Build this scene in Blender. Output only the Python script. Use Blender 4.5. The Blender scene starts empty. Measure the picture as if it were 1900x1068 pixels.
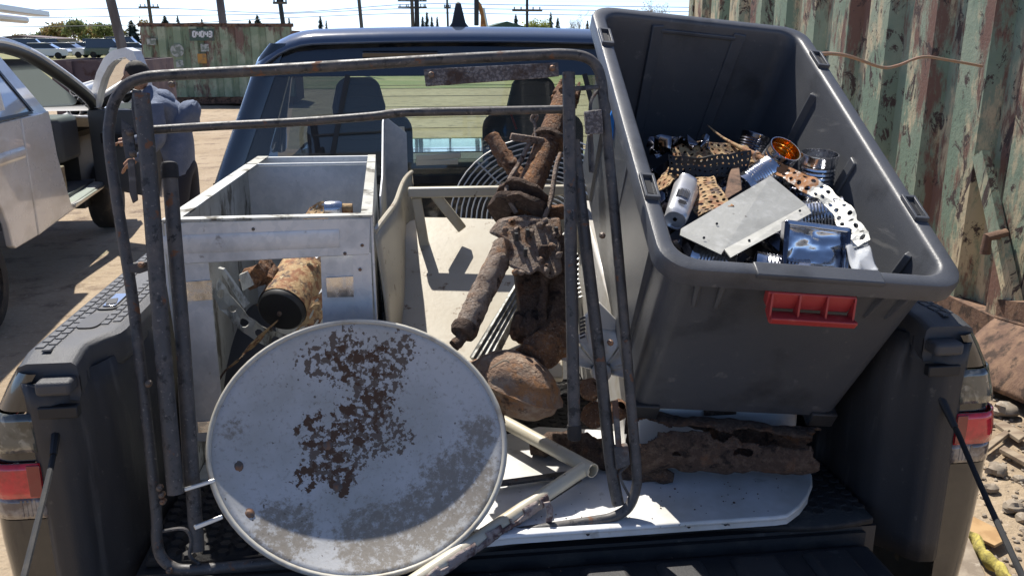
import bpy, bmesh, math, random
from mathutils import Vector, Matrix, noise, Quaternion
random.seed(7)
rnd = random.uniform
scene = bpy.context.scene
col = scene.collection
V = Vector
# ---------------------------------------------------------------- camera
W0, H0, F = 1900.0, 1068.0, 1615.0
CAM = V((-.223, -1.647, 1.934))
yaw, pit = math.radians(6.896), math.radians(16.0)
fw = V((math.sin(yaw)*math.cos(pit), math.cos(yaw)*math.cos(pit), -math.sin(pit)))
rt = V((math.cos(yaw), -math.sin(yaw), 0)); upv = rt.cross(fw)
cd = bpy.data.cameras.new('camera'); cam = bpy.data.objects.new('camera', cd); col.objects.link(cam)
m3 = Matrix((rt, upv, -fw)).transposed(); cam.matrix_world = Matrix.Translation(CAM) @ m3.to_4x4()
cd.sensor_width = 36; cd.lens = 36*F/W0; cd.clip_start = .02; cd.clip_end = 2000
scene.camera = cam
# ---------------------------------------------------------------- sky and sun
SUN_AZ, SUN_EL = math.radians(-20), math.radians(58)     # azimuth from +Y towards +X
sdir = V((math.sin(SUN_AZ)*math.cos(SUN_EL), math.cos(SUN_AZ)*math.cos(SUN_EL), math.sin(SUN_EL)))
world = bpy.data.worlds.new('World'); scene.world = world; world.use_nodes = True
wn = world.node_tree; bg = wn.nodes['Background']
sky = wn.nodes.new('ShaderNodeTexSky'); sky.sky_type = 'NISHITA'; sky.sun_disc = False
sky.sun_elevation = SUN_EL; sky.sun_rotation = SUN_AZ; sky.air_density = .36; sky.dust_density = .4; sky.ozone_density = 2.0
wn.links.new(sky.outputs[0], bg.inputs[0]); bg.inputs[1].default_value = .115
sl = bpy.data.lights.new('sun', 'SUN'); sl.energy = 3.5; sl.angle = math.radians(.5); sl.color = (1, .95, .87)
so = bpy.data.objects.new('sun', sl); col.objects.link(so); so.rotation_euler = sdir.to_track_quat('Z', 'Y').to_euler(); so.location = (0, 0, 30)
vs = scene.view_settings; vs.view_transform = 'Standard'; vs.look = 'None'; vs.gamma = 1; vs.use_curve_mapping = False
vs.exposure = 1.08
# ---------------------------------------------------------------- pixel helpers (direction from the photo, distance from what it touches)
def ray(px, py): return fw + rt*((px-950)/F) + upv*((534-py)/F)
def at(px, py, y): d = ray(px, py); return CAM + d*((y-CAM.y)/d.y)
def atz(px, py, z): d = ray(px, py); return CAM + d*((z-CAM.z)/d.z)
def atx(px, py, x): d = ray(px, py); return CAM + d*((x-CAM.x)/d.x)
def lerp(a, b, t): return a+(b-a)*t
# ---------------------------------------------------------------- mesh builder
class MB:
    def __init__(s): s.v = []; s.f = []
    def add(s, vs, fs):
        o = len(s.v); s.v += [V(p) for p in vs]; s.f += [tuple(i+o for i in f) for f in fs]; return s
    def hexa(s, p):   # 8 corners, bottom loop then top loop
        return s.add(p, [(3, 2, 1, 0), (4, 5, 6, 7), (0, 1, 5, 4), (1, 2, 6, 5), (2, 3, 7, 6), (3, 0, 4, 7)])
    def box(s, a, b):
        (x0, y0, z0), (x1, y1, z1) = a, b
        return s.hexa([(x0, y0, z0), (x1, y0, z0), (x1, y1, z0), (x0, y1, z0), (x0, y0, z1), (x1, y0, z1), (x1, y1, z1), (x0, y1, z1)])
    def obox(s, c, ax, ay, az):   # centre and half-axis vectors
        c = V(c); ax = V(ax); ay = V(ay); az = V(az)
        return s.hexa([c-ax-ay-az, c+ax-ay-az, c+ax+ay-az, c-ax+ay-az, c-ax-ay+az, c+ax-ay+az, c+ax+ay+az, c-ax+ay+az])
    def bar(s, p, q, w, h, up=(0, 0, 1)):   # rectangular bar
        p = V(p); q = V(q); d = (q-p); up = V(up); sd = d.cross(up)
        if sd.length < 1e-6: sd = d.cross(V((0, 1, 0)))
        sd.normalize(); u = sd.cross(d).normalized()
        return s.obox((p+q)/2, d/2, sd*w/2, u*h/2)
    def prism(s, poly, ext):
        n = len(poly); ext = V(ext); a = [V(p) for p in poly]; b = [p+ext for p in a]
        return s.add(a+b, [tuple(range(n-1, -1, -1)), tuple(range(n, 2*n))]+[(i, (i+1) % n, n+(i+1) % n, n+i) for i in range(n)])
    def tube(s, path, r, n=10, cap=True, closed=False, rough=0, rs=20, ry=None, start=None):
        P = [V(p) for p in path]; k = len(P); R_ = r if isinstance(r, (list, tuple)) else [r]*k
        T = []
        for i in range(k):
            if closed: t = P[(i+1) % k]-P[i-1]
            else: t = P[min(i+1, k-1)]-P[max(i-1, 0)]
            T.append(t.normalized())
        a = V(start) if start else (V((0, 0, 1)) if abs(T[0].z) < .9 else V((1, 0, 0)))
        u = (a-T[0]*a.dot(T[0])).normalized(); vs = []
        for i in range(k):
            u = (u-T[i]*u.dot(T[i])).normalized(); w = T[i].cross(u)
            for j in range(n):
                an = 2*math.pi*j/n; c, sn = math.cos(an), math.sin(an)
                q = u*c+w*sn*(ry or 1); rr = R_[i]
                if rough: rr *= 1+rough*noise.noise((P[i]+q*rr)*rs)
                vs.append(P[i]+q*rr)
        fs = []
        for i in range(k if closed else k-1):
            i2 = (i+1) % k
            for j in range(n): fs.append((i*n+j, i*n+(j+1) % n, i2*n+(j+1) % n, i2*n+j))
        if cap and not closed: fs += [tuple(range(n-1, -1, -1)), tuple(range((k-1)*n, k*n))]
        return s.add(vs, fs)
    def lathe(s, prof, o, axis, n=24, rough=0, rs=20, squash=None):
        o = V(o); ax = V(axis).normalized(); u = ax.orthogonal().normalized(); w = ax.cross(u); vs = []
        for (r, h) in prof:
            for j in range(n):
                an = 2*math.pi*j/n; p = u*math.cos(an)*r+w*math.sin(an)*r
                q = o+ax*h+p
                if rough: q += (p.normalized() if r > 1e-5 else ax)*rough*noise.noise(q*rs)
                vs.append(q)
        fs = [(i*n+j, i*n+(j+1) % n, (i+1)*n+(j+1) % n, (i+1)*n+j) for i in range(len(prof)-1) for j in range(n)]
        if prof[0][0] > 1e-5: pass
        return s.add(vs, fs)
    def grid(s, fn, nu, nv, keep=None):
        vs = [fn(i/nu, j/nv) for j in range(nv+1) for i in range(nu+1)]
        fs = [(j*(nu+1)+i, j*(nu+1)+i+1, (j+1)*(nu+1)+i+1, (j+1)*(nu+1)+i) for j in range(nv) for i in range(nu) if keep is None or keep((i+.5)/nu, (j+.5)/nv)]
        return s.add(vs, fs)
def smooth_path(P, n=6, closed=False):
    P = [V(p) for p in P]; k = len(P); out = []
    for i in range(k if closed else k-1):
        p0 = P[i-1] if closed or i > 0 else P[i]; p1 = P[i]; p2 = P[(i+1) % k]; p3 = P[(i+2) % k] if closed or i+2 < k else p2
        for j in range(n):
            t = j/n
            out.append(.5*((2*p1)+(p2-p0)*t+(2*p0-5*p1+4*p2-p3)*t*t+(3*p1-p0-3*p2+p3)*t**3))
    if not closed: out.append(P[-1])
    return out
# ---------------------------------------------------------------- object helpers
def link(name, mb, mat, org, parent=None, sm=35, bevel=0, solid=0, kind=None, label=None, bseg=2):
    me = bpy.data.meshes.new(name); me.from_pydata([p-org for p in mb.v], [], mb.f); me.update()
    o = bpy.data.objects.new(name, me); col.objects.link(o)
    if parent: o.parent = parent
    else: o.location = org
    if mat: me.materials.append(mat)
    if sm:
        me.polygons.foreach_set('use_smooth', [True]*len(me.polygons)); me.set_sharp_from_angle(angle=math.radians(sm))
    if solid:
        md = o.modifiers.new('solid', 'SOLIDIFY'); md.thickness = solid; md.offset = 0
    if bevel:
        md = o.modifiers.new('bevel', 'BEVEL'); md.width = bevel; md.segments = bseg; md.limit_method = 'ANGLE'; md.angle_limit = math.radians(40)
    if kind: o['kind'] = kind
    if label: o['label'] = label
    return o
def thing(name, label, cat, org, group=None):
    o = bpy.data.objects.new(name, None); col.objects.link(o); o.location = org; o.empty_display_size = .1
    o['label'] = label; o['category'] = cat
    if group: o['group'] = group
    return o
def part(t, name, mb, mat, parent=None, **k):
    return link(name, mb, mat, t.location.copy(), parent or t, **k)
def solo(name, label, cat, mb, mat, group=None, **k):
    xs = [p.x for p in mb.v]; ys = [p.y for p in mb.v]; zs = [p.z for p in mb.v]
    o = link(name, mb, mat, V(((min(xs)+max(xs))/2, (min(ys)+max(ys))/2, min(zs))), **k)
    o['label'] = label; o['category'] = cat
    if group: o['group'] = group
    return o
def struct(name, mb, mat, **k): return link(name, mb, mat, V((0, 0, 0)), kind='structure', **k)
# ---------------------------------------------------------------- materials
def mat(name, base, rough=.5, metal=0, layers=(), bump=0, bscale=60, bdetail=6, coat=0, rvar=0, spec=.5, trans=0, alpha=1, bdist=.01):
    """layers: dicts c, s(scale), lo, hi, d(detail), st(stretch), m(mask centre+radius), vor, r(roughness), me(metal)"""
    m = bpy.data.materials.new(name); m.use_nodes = True; nt = m.node_tree; N = nt.nodes; L = nt.links
    b = N['Principled BSDF']; b.inputs['Roughness'].default_value = rough; b.inputs['Metallic'].default_value = metal
    b.inputs['Specular IOR Level'].default_value = spec
    b.inputs['Coat Weight'].default_value = coat; b.inputs['Coat Roughness'].default_value = .04
    b.inputs['Transmission Weight'].default_value = trans; b.inputs['Alpha'].default_value = alpha
    b.inputs['Base Color'].default_value = (*base, 1)
    tc = N.new('ShaderNodeTexCoord')
    colr = None; rg = None; mt = None
    for i, l in enumerate(layers):
        mp = N.new('ShaderNodeMapping'); mp.inputs['Scale'].default_value = l.get('st', (1, 1, 1)); mp.inputs['Location'].default_value = (i*3.1+l.get('seed', 0), i*1.7, 0)
        L.new(tc.outputs['Object'], mp.inputs[0])
        if l.get('vor'):
            t = N.new('ShaderNodeTexVoronoi'); t.inputs['Scale'].default_value = l['s']; L.new(mp.outputs[0], t.inputs['Vector'])
            sp = N.new('ShaderNodeSeparateColor'); L.new(t.outputs['Color'], sp.inputs[0]); out = sp.outputs[0]
        else:
            t = N.new('ShaderNodeTexNoise'); t.inputs['Scale'].default_value = l['s']; t.inputs['Detail'].default_value = l.get('d', 6)
            t.inputs['Roughness'].default_value = l.get('nr', .6); t.inputs['Distortion'].default_value = l.get('dist', 0)
            L.new(mp.outputs[0], t.inputs['Vector']); out = t.outputs['Fac']
        mr = N.new('ShaderNodeMapRange'); mr.inputs['From Min'].default_value = l.get('lo', .4); mr.inputs['From Max'].default_value = l.get('hi', .6); mr.inputs['To Max'].default_value = l.get('a', 1)
        if l.get('m'):
            acc = None
            for (cx, cy, cz, r) in l['m']:
                vd = N.new('ShaderNodeVectorMath'); vd.operation = 'DISTANCE'; L.new(tc.outputs['Object'], vd.inputs[0]); vd.inputs[1].default_value = (cx, cy, cz)
                mm = N.new('ShaderNodeMapRange'); mm.inputs['From Min'].default_value = r*1.15; mm.inputs['From Max'].default_value = r*.45; mm.inputs['To Min'].default_value = -.35; mm.inputs['To Max'].default_value = .12
                L.new(vd.outputs['Value'], mm.inputs[0])
                if acc is None: acc = mm.outputs[0]
                else:
                    mx = N.new('ShaderNodeMath'); mx.operation = 'MAXIMUM'; L.new(acc, mx.inputs[0]); L.new(mm.outputs[0], mx.inputs[1]); acc = mx.outputs[0]
            ad = N.new('ShaderNodeMath'); ad.operation = 'ADD'; L.new(out, ad.inputs[0]); L.new(acc, ad.inputs[1]); out = ad.outputs[0]
        L.new(out, mr.inputs[0]); fac = mr.outputs[0]
        def mixin(cur, val, isc):
            mx = N.new('ShaderNodeMix'); mx.data_type = 'RGBA' if isc else 'FLOAT'
            ia, ib, oo = (6, 7, 2) if isc else (2, 3, 0)
            if hasattr(cur, 'is_linked') or hasattr(cur, 'links'): L.new(cur, mx.inputs[ia])
            else: mx.inputs[ia].default_value = (*cur, 1) if isc else cur
            mx.inputs[ib].default_value = (*val, 1) if isc else val
            L.new(fac, mx.inputs[0]); return mx.outputs[oo]
        if 'c' in l: colr = mixin(colr or base, l['c'], True)
        if 'r' in l: rg = mixin(rg if rg is not None else rough, l['r'], False)
        if 'me' in l: mt = mixin(mt if mt is not None else metal, l['me'], False)
    if colr: L.new(colr, b.inputs['Base Color'])
    if rg is not None: L.new(rg, b.inputs['Roughness'])
    if mt is not None: L.new(mt, b.inputs['Metallic'])
    if bump:
        t = N.new('ShaderNodeTexNoise'); t.inputs['Scale'].default_value = bscale; t.inputs['Detail'].default_value = bdetail; t.inputs['Roughness'].default_value = .65
        L.new(tc.outputs['Object'], t.inputs['Vector'])
        bp = N.new('ShaderNodeBump'); bp.inputs['Strength'].default_value = bump; bp.inputs['Distance'].default_value = bdist
        L.new(t.outputs['Fac'], bp.inputs['Height']); L.new(bp.outputs[0], b.inputs['Normal'])
    return m
def glass(name, tint, transp, rough=.02, dust=None):
    m = bpy.data.materials.new(name); m.use_nodes = True; nt = m.node_tree; N = nt.nodes; L = nt.links
    for n in list(N): N.remove(n)
    o = N.new('ShaderNodeOutputMaterial'); tr = N.new('ShaderNodeBsdfTransparent'); tr.inputs[0].default_value = (*tint, 1)
    gl = N.new('ShaderNodeBsdfGlossy'); gl.inputs['Roughness'].default_value = rough
    fr = N.new('ShaderNodeFresnel'); fr.inputs[0].default_value = 1.5
    mx = N.new('ShaderNodeMixShader'); L.new(fr.outputs[0], mx.inputs[0]); L.new(tr.outputs[0], mx.inputs[1]); L.new(gl.outputs[0], mx.inputs[2])
    out = mx.outputs[0]
    if dust:
        df = N.new('ShaderNodeBsdfDiffuse'); df.inputs[0].default_value = (*dust[0], 1)
        t = N.new('ShaderNodeTexNoise'); t.inputs['Scale'].default_value = dust[2]; t.inputs['Detail'].default_value = 8
        mr = N.new('ShaderNodeMapRange'); mr.inputs['To Min'].default_value = dust[1]*.5; mr.inputs['To Max'].default_value = dust[1]*1.5
        tc = N.new('ShaderNodeTexCoord'); L.new(tc.outputs['Object'], t.inputs['Vector']); L.new(t.outputs['Fac'], mr.inputs[0])
        m2 = N.new('ShaderNodeMixShader'); L.new(mr.outputs[0], m2.inputs[0]); L.new(out, m2.inputs[1]); L.new(df.outputs[0], m2.inputs[2]); out = m2.outputs[0]
    L.new(out, o.inputs[0]); return m
RUST_D = (.07, .035, .02); RUST_M = (.24, .125, .07); RUST_O = (.40, .19, .08); TAN = (.42, .30, .17)
M = {}
M['dirt'] = mat('dirt', (.30, .225, .145), .95, layers=[dict(c=(.36, .28, .19), s=.5, lo=.4, hi=.6), dict(c=(.17, .12, .08), s=3, lo=.52, hi=.68, d=8), dict(c=(.42, .34, .25), s=30, lo=.55, hi=.7)], bump=.8, bscale=9, bdetail=10, bdist=.05)
M['stone'] = mat('stone', (.30, .25, .19), .9, layers=[dict(c=(.2, .16, .12), s=9, lo=.4, hi=.6), dict(c=(.42, .37, .3), s=14, lo=.55, hi=.65)], bump=.3, bscale=80)
M['blackpaint'] = mat('blackpaint', (.010, .014, .018), .18, coat=1, layers=[dict(c=(.09, .075, .055), s=6, lo=.5, hi=.8, a=.25, r=.55)])
M['roof_skysheen'] = mat('roof_skysheen', (.06, .085, .14), .15, coat=1, layers=[dict(c=(.2, .2, .2), s=14, lo=.5, hi=.8, a=.15, r=.4)])  # black roof coloured lighter and bluer to imitate the sky's reflection
M['liner'] = mat('liner', (.026, .026, .028), .5, layers=[dict(c=(.06, .054, .048), s=4, st=(1, 1, .3), lo=.48, hi=.72, d=8, a=.8, r=.7), dict(c=(.11, .10, .085), s=60, lo=.64, hi=.72, d=8, a=.6), dict(c=(.09, .085, .08), s=14, st=(1, 1, .12), lo=.62, hi=.68, a=.6)], bump=.25, bscale=260, bdist=.003)
M['cap'] = mat('cap', (.055, .056, .06), .5, layers=[dict(c=(.08, .075, .07), s=10, lo=.45, hi=.7, a=.6)], bump=.5, bscale=420, bdist=.003)
M['rubber'] = mat('rubber', (.014, .014, .015), .8, layers=[dict(c=(.06, .05, .04), s=12, lo=.5, hi=.7, a=.6)], bump=.2, bscale=120)
M['matrubber'] = mat('matrubber', (.016, .015, .015), .75, layers=[dict(c=(.07, .06, .05), s=20, lo=.5, hi=.72, a=.7)], bump=.3, bscale=150)
M['redlens'] = mat('redlens', (.70, .02, .035), .12, coat=1, layers=[dict(c=(.25, .004, .01), s=30, lo=.4, hi=.7)])
M['reddark'] = mat('reddark', (.22, .006, .012), .15, coat=1)
M['smoke'] = mat('smoke', (.10, .105, .09), .12, coat=1, layers=[dict(c=(.28, .27, .22), s=26, lo=.52, hi=.62, d=2, dist=1.5), dict(c=(.03, .035, .03), s=12, lo=.5, hi=.6)])
M['clearlens'] = mat('clearlens', (.30, .26, .22), .15, coat=1, layers=[dict(c=(.12, .09, .08), s=20, lo=.45, hi=.55)])
M['chrome'] = mat('chrome', (.7, .7, .7), .2, 1)
M['interior'] = mat('interior', (.04, .042, .05), .8)
M['seat'] = mat('seat', (.05, .055, .07), .75, bump=.2, bscale=300)
M['redtrim'] = mat('redtrim', (.45, .02, .02), .5)
M['glass_c'] = glass('glass_c', (.78, .86, .76), .8, dust=((.5, .52, .5), .05, 5))
M['glass_d'] = glass('glass_d', (.16, .18, .20), .3, dust=((.3, .31, .33), .10, 4))
M['glass_w'] = glass('glass_w', (.75, .85, .78), .8)
M['glass_top'] = mat('glass_top', (.006, .007, .009), .06, coat=1)
M['galv'] = mat('galv', (.62, .64, .66), .42, .35, layers=[dict(c=(.55, .58, .61), s=70, vor=1, lo=.2, hi=.9), dict(c=(.33, .34, .34), s=5, lo=.5, hi=.7, a=.7, r=.6), dict(c=(.22, .2, .17), s=40, lo=.66, hi=.75, r=.8, a=.7)], bump=.08, bscale=60)
M['galvdirty'] = mat('galvdirty', (.48, .49, .46), .5, .3, layers=[dict(c=(.34, .33, .29), s=4, lo=.4, hi=.6), dict(c=(.10, .09, .07), s=9, st=(1, 1, .35), lo=.52, hi=.6, d=10, nr=.72, r=.9, me=0)], bump=.15, bscale=70)
M['galvrust'] = mat('galvrust', (.50, .50, .46), .45, .35, layers=[dict(c=RUST_M, s=7, lo=.50, hi=.56, d=9, r=.9, me=0), dict(c=RUST_O, s=12, lo=.56, hi=.62, d=8, r=.9, me=0)], bump=.2, bscale=90)
M['tanrust'] = mat('tanrust', (.38, .25, .12), .8, layers=[dict(c=(.24, .10, .04), s=40, lo=.46, hi=.58, d=9), dict(c=(.07, .04, .03), s=22, lo=.52, hi=.6, d=9, nr=.7), dict(c=(.46, .36, .2), s=90, lo=.6, hi=.66)], bump=.4, bscale=120)
M['channel'] = mat('channel', (.36, .36, .335), .5, .2, layers=[dict(c=(.29, .29, .27), s=9, lo=.45, hi=.65), dict(c=(.42, .42, .4), s=40, lo=.5, hi=.7), dict(c=(.15, .14, .12), s=60, lo=.66, hi=.72)], bump=.1, bscale=80)
M['frame'] = mat('frame', (.06, .058, .058), .48, .15, layers=[dict(c=(.115, .105, .098), s=22, lo=.48, hi=.62, d=9, nr=.7, r=.75), dict(c=(.02, .02, .021), s=38, lo=.56, hi=.63, d=8, nr=.7), dict(c=(.17, .15, .135), s=120, lo=.62, hi=.68, d=4), dict(c=(.16, .075, .04), s=30, lo=.62, hi=.67, d=9, r=.9, me=0)], bump=.2, bscale=160, bdist=.004)
M['framedirty'] = mat('framedirty', (.075, .07, .068), .7, 0, layers=[dict(c=(.15, .14, .13), s=40, lo=.5, hi=.62), dict(c=(.10, .05, .03), s=14, lo=.56, hi=.64)], bump=.5, bscale=200, bdist=.004)
M['grit'] = mat('grit', (.11, .10, .10), .9, layers=[dict(c=(.24, .22, .21), s=160, lo=.48, hi=.56, d=3), dict(c=(.07, .045, .035), s=12, lo=.55, hi=.65)], bump=.9, bscale=300, bdist=.006)
M['dish'] = mat('dish', (.44, .445, .445), .5, layers=[dict(c=(.37, .36, .33), s=5, lo=.42, hi=.62), dict(c=(.27, .24, .19), s=42, lo=.55, hi=.66, d=9, nr=.75, a=.75, m=[(.15, -.05, .14, .27), (0, -.1, .08, .3), (-.26, .05, .22, .08)]),
    dict(c=(.16, .125, .10), s=30, lo=.50, hi=.54, d=9, nr=.7, r=.9, m=[(.0, .12, .36, .15), (.05, .11, .31, .11), (-.02, .15, .36, .1)]), dict(c=(.10, .06, .04), s=19, lo=.50, hi=.53, d=8, r=.95, m=[(.01, .09, .29, .12), (-.04, .0, .20, .08), (.04, .14, .34, .12)])], bump=.12, bscale=140, bdist=.004)
M['dishrim'] = mat('dishrim', (.46, .44, .38), .5, layers=[dict(c=(.3, .26, .2), s=20, lo=.5, hi=.7)])
M['bolt'] = mat('bolt', (.13, .11, .095), .6, .5, layers=[dict(c=RUST_M, s=60, lo=.45, hi=.6)])
M['cream'] = mat('cream', (.47, .43, .34), .4, layers=[dict(c=(.41, .36, .27), s=4, lo=.45, hi=.65), dict(c=(.20, .14, .09), s=24, lo=.60, hi=.66, d=9, nr=.7, r=.8), dict(c=(.34, .28, .2), s=9, lo=.6, hi=.7, a=.6)], bump=.06, bscale=60)
M['whiteboard'] = mat('whiteboard', (.72, .72, .71), .3, layers=[dict(c=(.52, .51, .47), s=4, lo=.45, hi=.65), dict(c=(.12, .11, .1), s=30, lo=.68, hi=.72, d=6), dict(c=(.34, .32, .28), s=14, lo=.62, hi=.7, a=.6)], bump=.05, bscale=60)
M['pipe'] = mat('pipe', (.50, .46, .36), .35, layers=[dict(c=(.45, .38, .26), s=12, lo=.52, hi=.68), dict(c=(.12, .08, .05), s=30, lo=.65, hi=.7)], bump=.08)
M['wrap'] = mat('wrap', (.33, .27, .25), .85, layers=[dict(c=(.10, .06, .06), s=26, lo=.47, hi=.57, d=9), dict(c=(.42, .38, .33), s=60, lo=.55, hi=.65)], bump=.8, bscale=160, bdist=.006)
M['rust'] = mat('rust', RUST_M, .92, layers=[dict(c=RUST_O, s=30, lo=.46, hi=.6, d=9, nr=.7), dict(c=RUST_D, s=42, lo=.54, hi=.62, d=9, nr=.72), dict(c=(.46, .33, .23), s=150, lo=.56, hi=.64, d=5, a=.8)], bump=1, bscale=120, bdist=.03)
M['muffler'] = mat('muffler', (.30, .19, .125), .9, layers=[dict(c=(.40, .30, .22), s=30, lo=.46, hi=.6, d=9, nr=.7), dict(c=(.42, .20, .08), s=14, lo=.52, hi=.62, d=9, nr=.7), dict(c=(.10, .06, .04), s=22, lo=.57, hi=.66, d=9, nr=.7)], bump=.8, bscale=110, bdist=.02)
M['rustgrey'] = mat('rustgrey', (.34, .25, .19), .92, layers=[dict(c=(.45, .36, .29), s=60, lo=.46, hi=.58, d=9, nr=.7), dict(c=RUST_O, s=18, lo=.54, hi=.64, d=9, a=.8), dict(c=RUST_D, s=28, lo=.55, hi=.63, d=9, nr=.72)], bump=1, bscale=150, bdist=.025)
M['rustdark'] = mat('rustdark', (.12, .075, .052), .92, layers=[dict(c=(.20, .135, .095), s=70, lo=.48, hi=.6, d=9, nr=.7), dict(c=(.03, .018, .014), s=30, lo=.55, hi=.64, d=8), dict(c=(.28, .13, .06), s=14, lo=.56, hi=.66, a=.7, d=8)], bump=1, bscale=150, bdist=.025)
M['black'] = mat('black', (.012, .012, .013), .55)
M['tote'] = mat('tote', (.068, .072, .081), .42, layers=[dict(c=(.09, .092, .096), s=5, lo=.5, hi=.75, a=.6, r=.55), dict(c=(.14, .14, .14), s=26, st=(1, .15, 1), lo=.62, hi=.68, a=.6, r=.65), dict(c=(.15, .14, .13), s=90, lo=.70, hi=.74), dict(c=(.03, .032, .036), s=7, lo=.55, hi=.7, a=.7)], bump=.12, bscale=260)
M['toteside'] = mat('toteside', (.045, .044, .042), .5, layers=[dict(c=(.10, .095, .09), s=200, lo=.5, hi=.62, d=2), dict(c=(.03, .03, .03), s=5, lo=.5, hi=.7)], bump=.5, bscale=420, bdist=.003)
M['latch'] = mat('latch', (.36, .035, .035), .42, layers=[dict(c=(.45, .10, .08), s=30, lo=.55, hi=.7, a=.7)])
M['tin'] = mat('tin', (.62, .63, .66), .16, 1, layers=[dict(r=.4, s=30, lo=.45, hi=.7), dict(c=(.35, .33, .3), s=14, lo=.6, hi=.7, a=.6)])
M['gold'] = mat('gold', (.75, .42, .08), .25, 1)
M['darktin'] = mat('darktin', (.10, .10, .12), .2, 1, layers=[dict(c=(.4, .4, .42), s=20, lo=.5, hi=.6)])
M['paperw'] = mat('paperw', (.56, .57, .60), .3, .5, layers=[dict(c=(.45, .46, .5), s=12, lo=.5, hi=.7)])
M['ink'] = mat('ink', (.03, .03, .035), .6)
M['plastic_clear'] = glass('plastic_clear', (.88, .9, .92), .8, .08, dust=((.7, .72, .75), .35, 20))
M['whiteplastic'] = mat('whiteplastic', (.66, .64, .6), .4, layers=[dict(c=(.5, .46, .38), s=9, lo=.5, hi=.7)])
M['copper'] = mat('copper', (.50, .29, .19), .45, .4, layers=[dict(c=(.42, .3, .22), s=30, lo=.45, hi=.6)])
M['blue'] = mat('blue', (.02, .22, .72), .5)
M['whitepaint'] = mat('whitepaint', (.82, .81, .79), .25, coat=.6, layers=[dict(c=(.56, .52, .46), s=2, st=(1, 1, 2), lo=.45, hi=.75, r=.5)])
M['darktrim'] = mat('darktrim', (.02, .02, .023), .5)
M['greytrim'] = mat('greytrim', (.085, .09, .10), .7)
M['win_skypale'] = mat('win_skypale', (.36, .38, .40), .12, coat=1)  # pale opaque grey stands in for sky reflected in the window
M['alu'] = mat('alu', (.55, .55, .53), .35, .8)
M['tyre'] = mat('tyre', (.022, .021, .02), .9, layers=[dict(c=(.12, .095, .07), s=9, lo=.5, hi=.7, a=.6)], bump=.4, bscale=90)
M['contR'] = mat('contR', (.17, .235, .165), .75, layers=[dict(c=(.28, .32, .23), s=1.6, lo=.45, hi=.62, d=6), dict(c=(.50, .42, .27), s=3.0, st=(1, 1, .35), lo=.50, hi=.57, d=11, nr=.74), dict(c=(.17, .09, .065), s=2.6, st=(1, 1, .28), lo=.52, hi=.58, d=11, nr=.74), dict(c=(.055, .035, .03), s=4, st=(1, 1.3, .6), lo=.545, hi=.575, d=11, nr=.78, dist=1.5)], bump=.35, bscale=40)
M['contL'] = mat('contL', (.23, .30, .20), .8, layers=[dict(c=(.36, .41, .29), s=2.2, lo=.45, hi=.62, d=8), dict(c=(.19, .12, .095), s=1.6, st=(1, 1, .45), lo=.51, hi=.58, d=11, nr=.74), dict(c=(.09, .06, .05), s=5, st=(1, 1, .25), lo=.57, hi=.64, d=10, nr=.72)], bump=.3, bscale=20)
M['maroon'] = mat('maroon', (.10, .07, .075), .8, layers=[dict(c=(.17, .12, .11), s=2, lo=.45, hi=.6), dict(c=(.06, .03, .025), s=4, lo=.55, hi=.65)])
M['rustplate'] = mat('rustplate', (.13, .075, .05), .9, layers=[dict(c=(.20, .12, .075), s=9, lo=.45, hi=.6, d=9), dict(c=(.05, .03, .02), s=12, lo=.50, hi=.6, d=9)], bump=.5, bscale=50)
M['pole'] = mat('pole', (.16, .155, .15), .85, layers=[dict(c=(.10, .09, .085), s=3, st=(1, 1, .2), lo=.45, hi=.6)])
M['wood'] = mat('wood', (.13, .105, .085), .9)
M['wire'] = mat('wire', (.12, .12, .13), .7)
def leafmat(name, c1, c2):
    m = mat(name, c1, .8, layers=[dict(c=c2, s=.6, lo=.42, hi=.6)]); nt = m.node_tree; N = nt.nodes; L = nt.links; b = N['Principled BSDF']
    tr = N.new('ShaderNodeBsdfTranslucent'); mx = N.new('ShaderNodeMixShader'); mx.inputs[0].default_value = .5
    L.new(b.inputs['Base Color'].links[0].from_socket, tr.inputs[0]); L.new(b.outputs[0], mx.inputs[1]); L.new(tr.outputs[0], mx.inputs[2]); L.new(mx.outputs[0], N['Material Output'].inputs[0]); return m
M['leaf_y'] = leafmat('leaf_y', (.22, .20, .07), (.27, .18, .08))
M['leaf_g'] = leafmat('leaf_g', (.13, .17, .06), (.19, .20, .08))
M['leaf_lime'] = leafmat('leaf_lime', (.30, .33, .07), (.25, .28, .06))
M['conifer'] = mat('conifer', (.025, .045, .032), .85, layers=[dict(c=(.05, .07, .04), s=1, lo=.45, hi=.6)])
M['twig'] = mat('twig', (.13, .105, .085), .9)
M['orange'] = mat('orange', (.52, .22, .05), .5, layers=[dict(c=(.3, .12, .04), s=3, lo=.5, hi=.6)])
M['shed'] = mat('shed', (.05, .10, .075), .7)
M['shedgrey'] = mat('shedgrey', (.20, .19, .17), .8)
M['skin'] = mat('skin', (.42, .24, .16), .55)
M['hair'] = mat('hair', (.02, .016, .014), .7, bump=.5, bscale=200)
M['hoodie'] = mat('hoodie', (.12, .15, .22), .9, layers=[dict(c=(.18, .21, .28), s=7, lo=.45, hi=.65)], bump=.4, bscale=40, bdist=.02)
M['pants'] = mat('pants', (.022, .024, .035), .9, bump=.3, bscale=30, bdist=.02)
M['boot'] = mat('boot', (.04, .03, .022), .8)
M['carwhite'] = mat('carwhite', (.7, .7, .7), .25, coat=1)
M['carsilver'] = mat('carsilver', (.38, .40, .42), .3, .4, coat=1)
M['cardark'] = mat('cardark', (.03, .04, .05), .25, coat=1)
M['cargreen'] = mat('cargreen', (.04, .08, .06), .25, coat=1)
M['carglass'] = mat('carglass', (.03, .035, .04), .08, coat=1)
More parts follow.
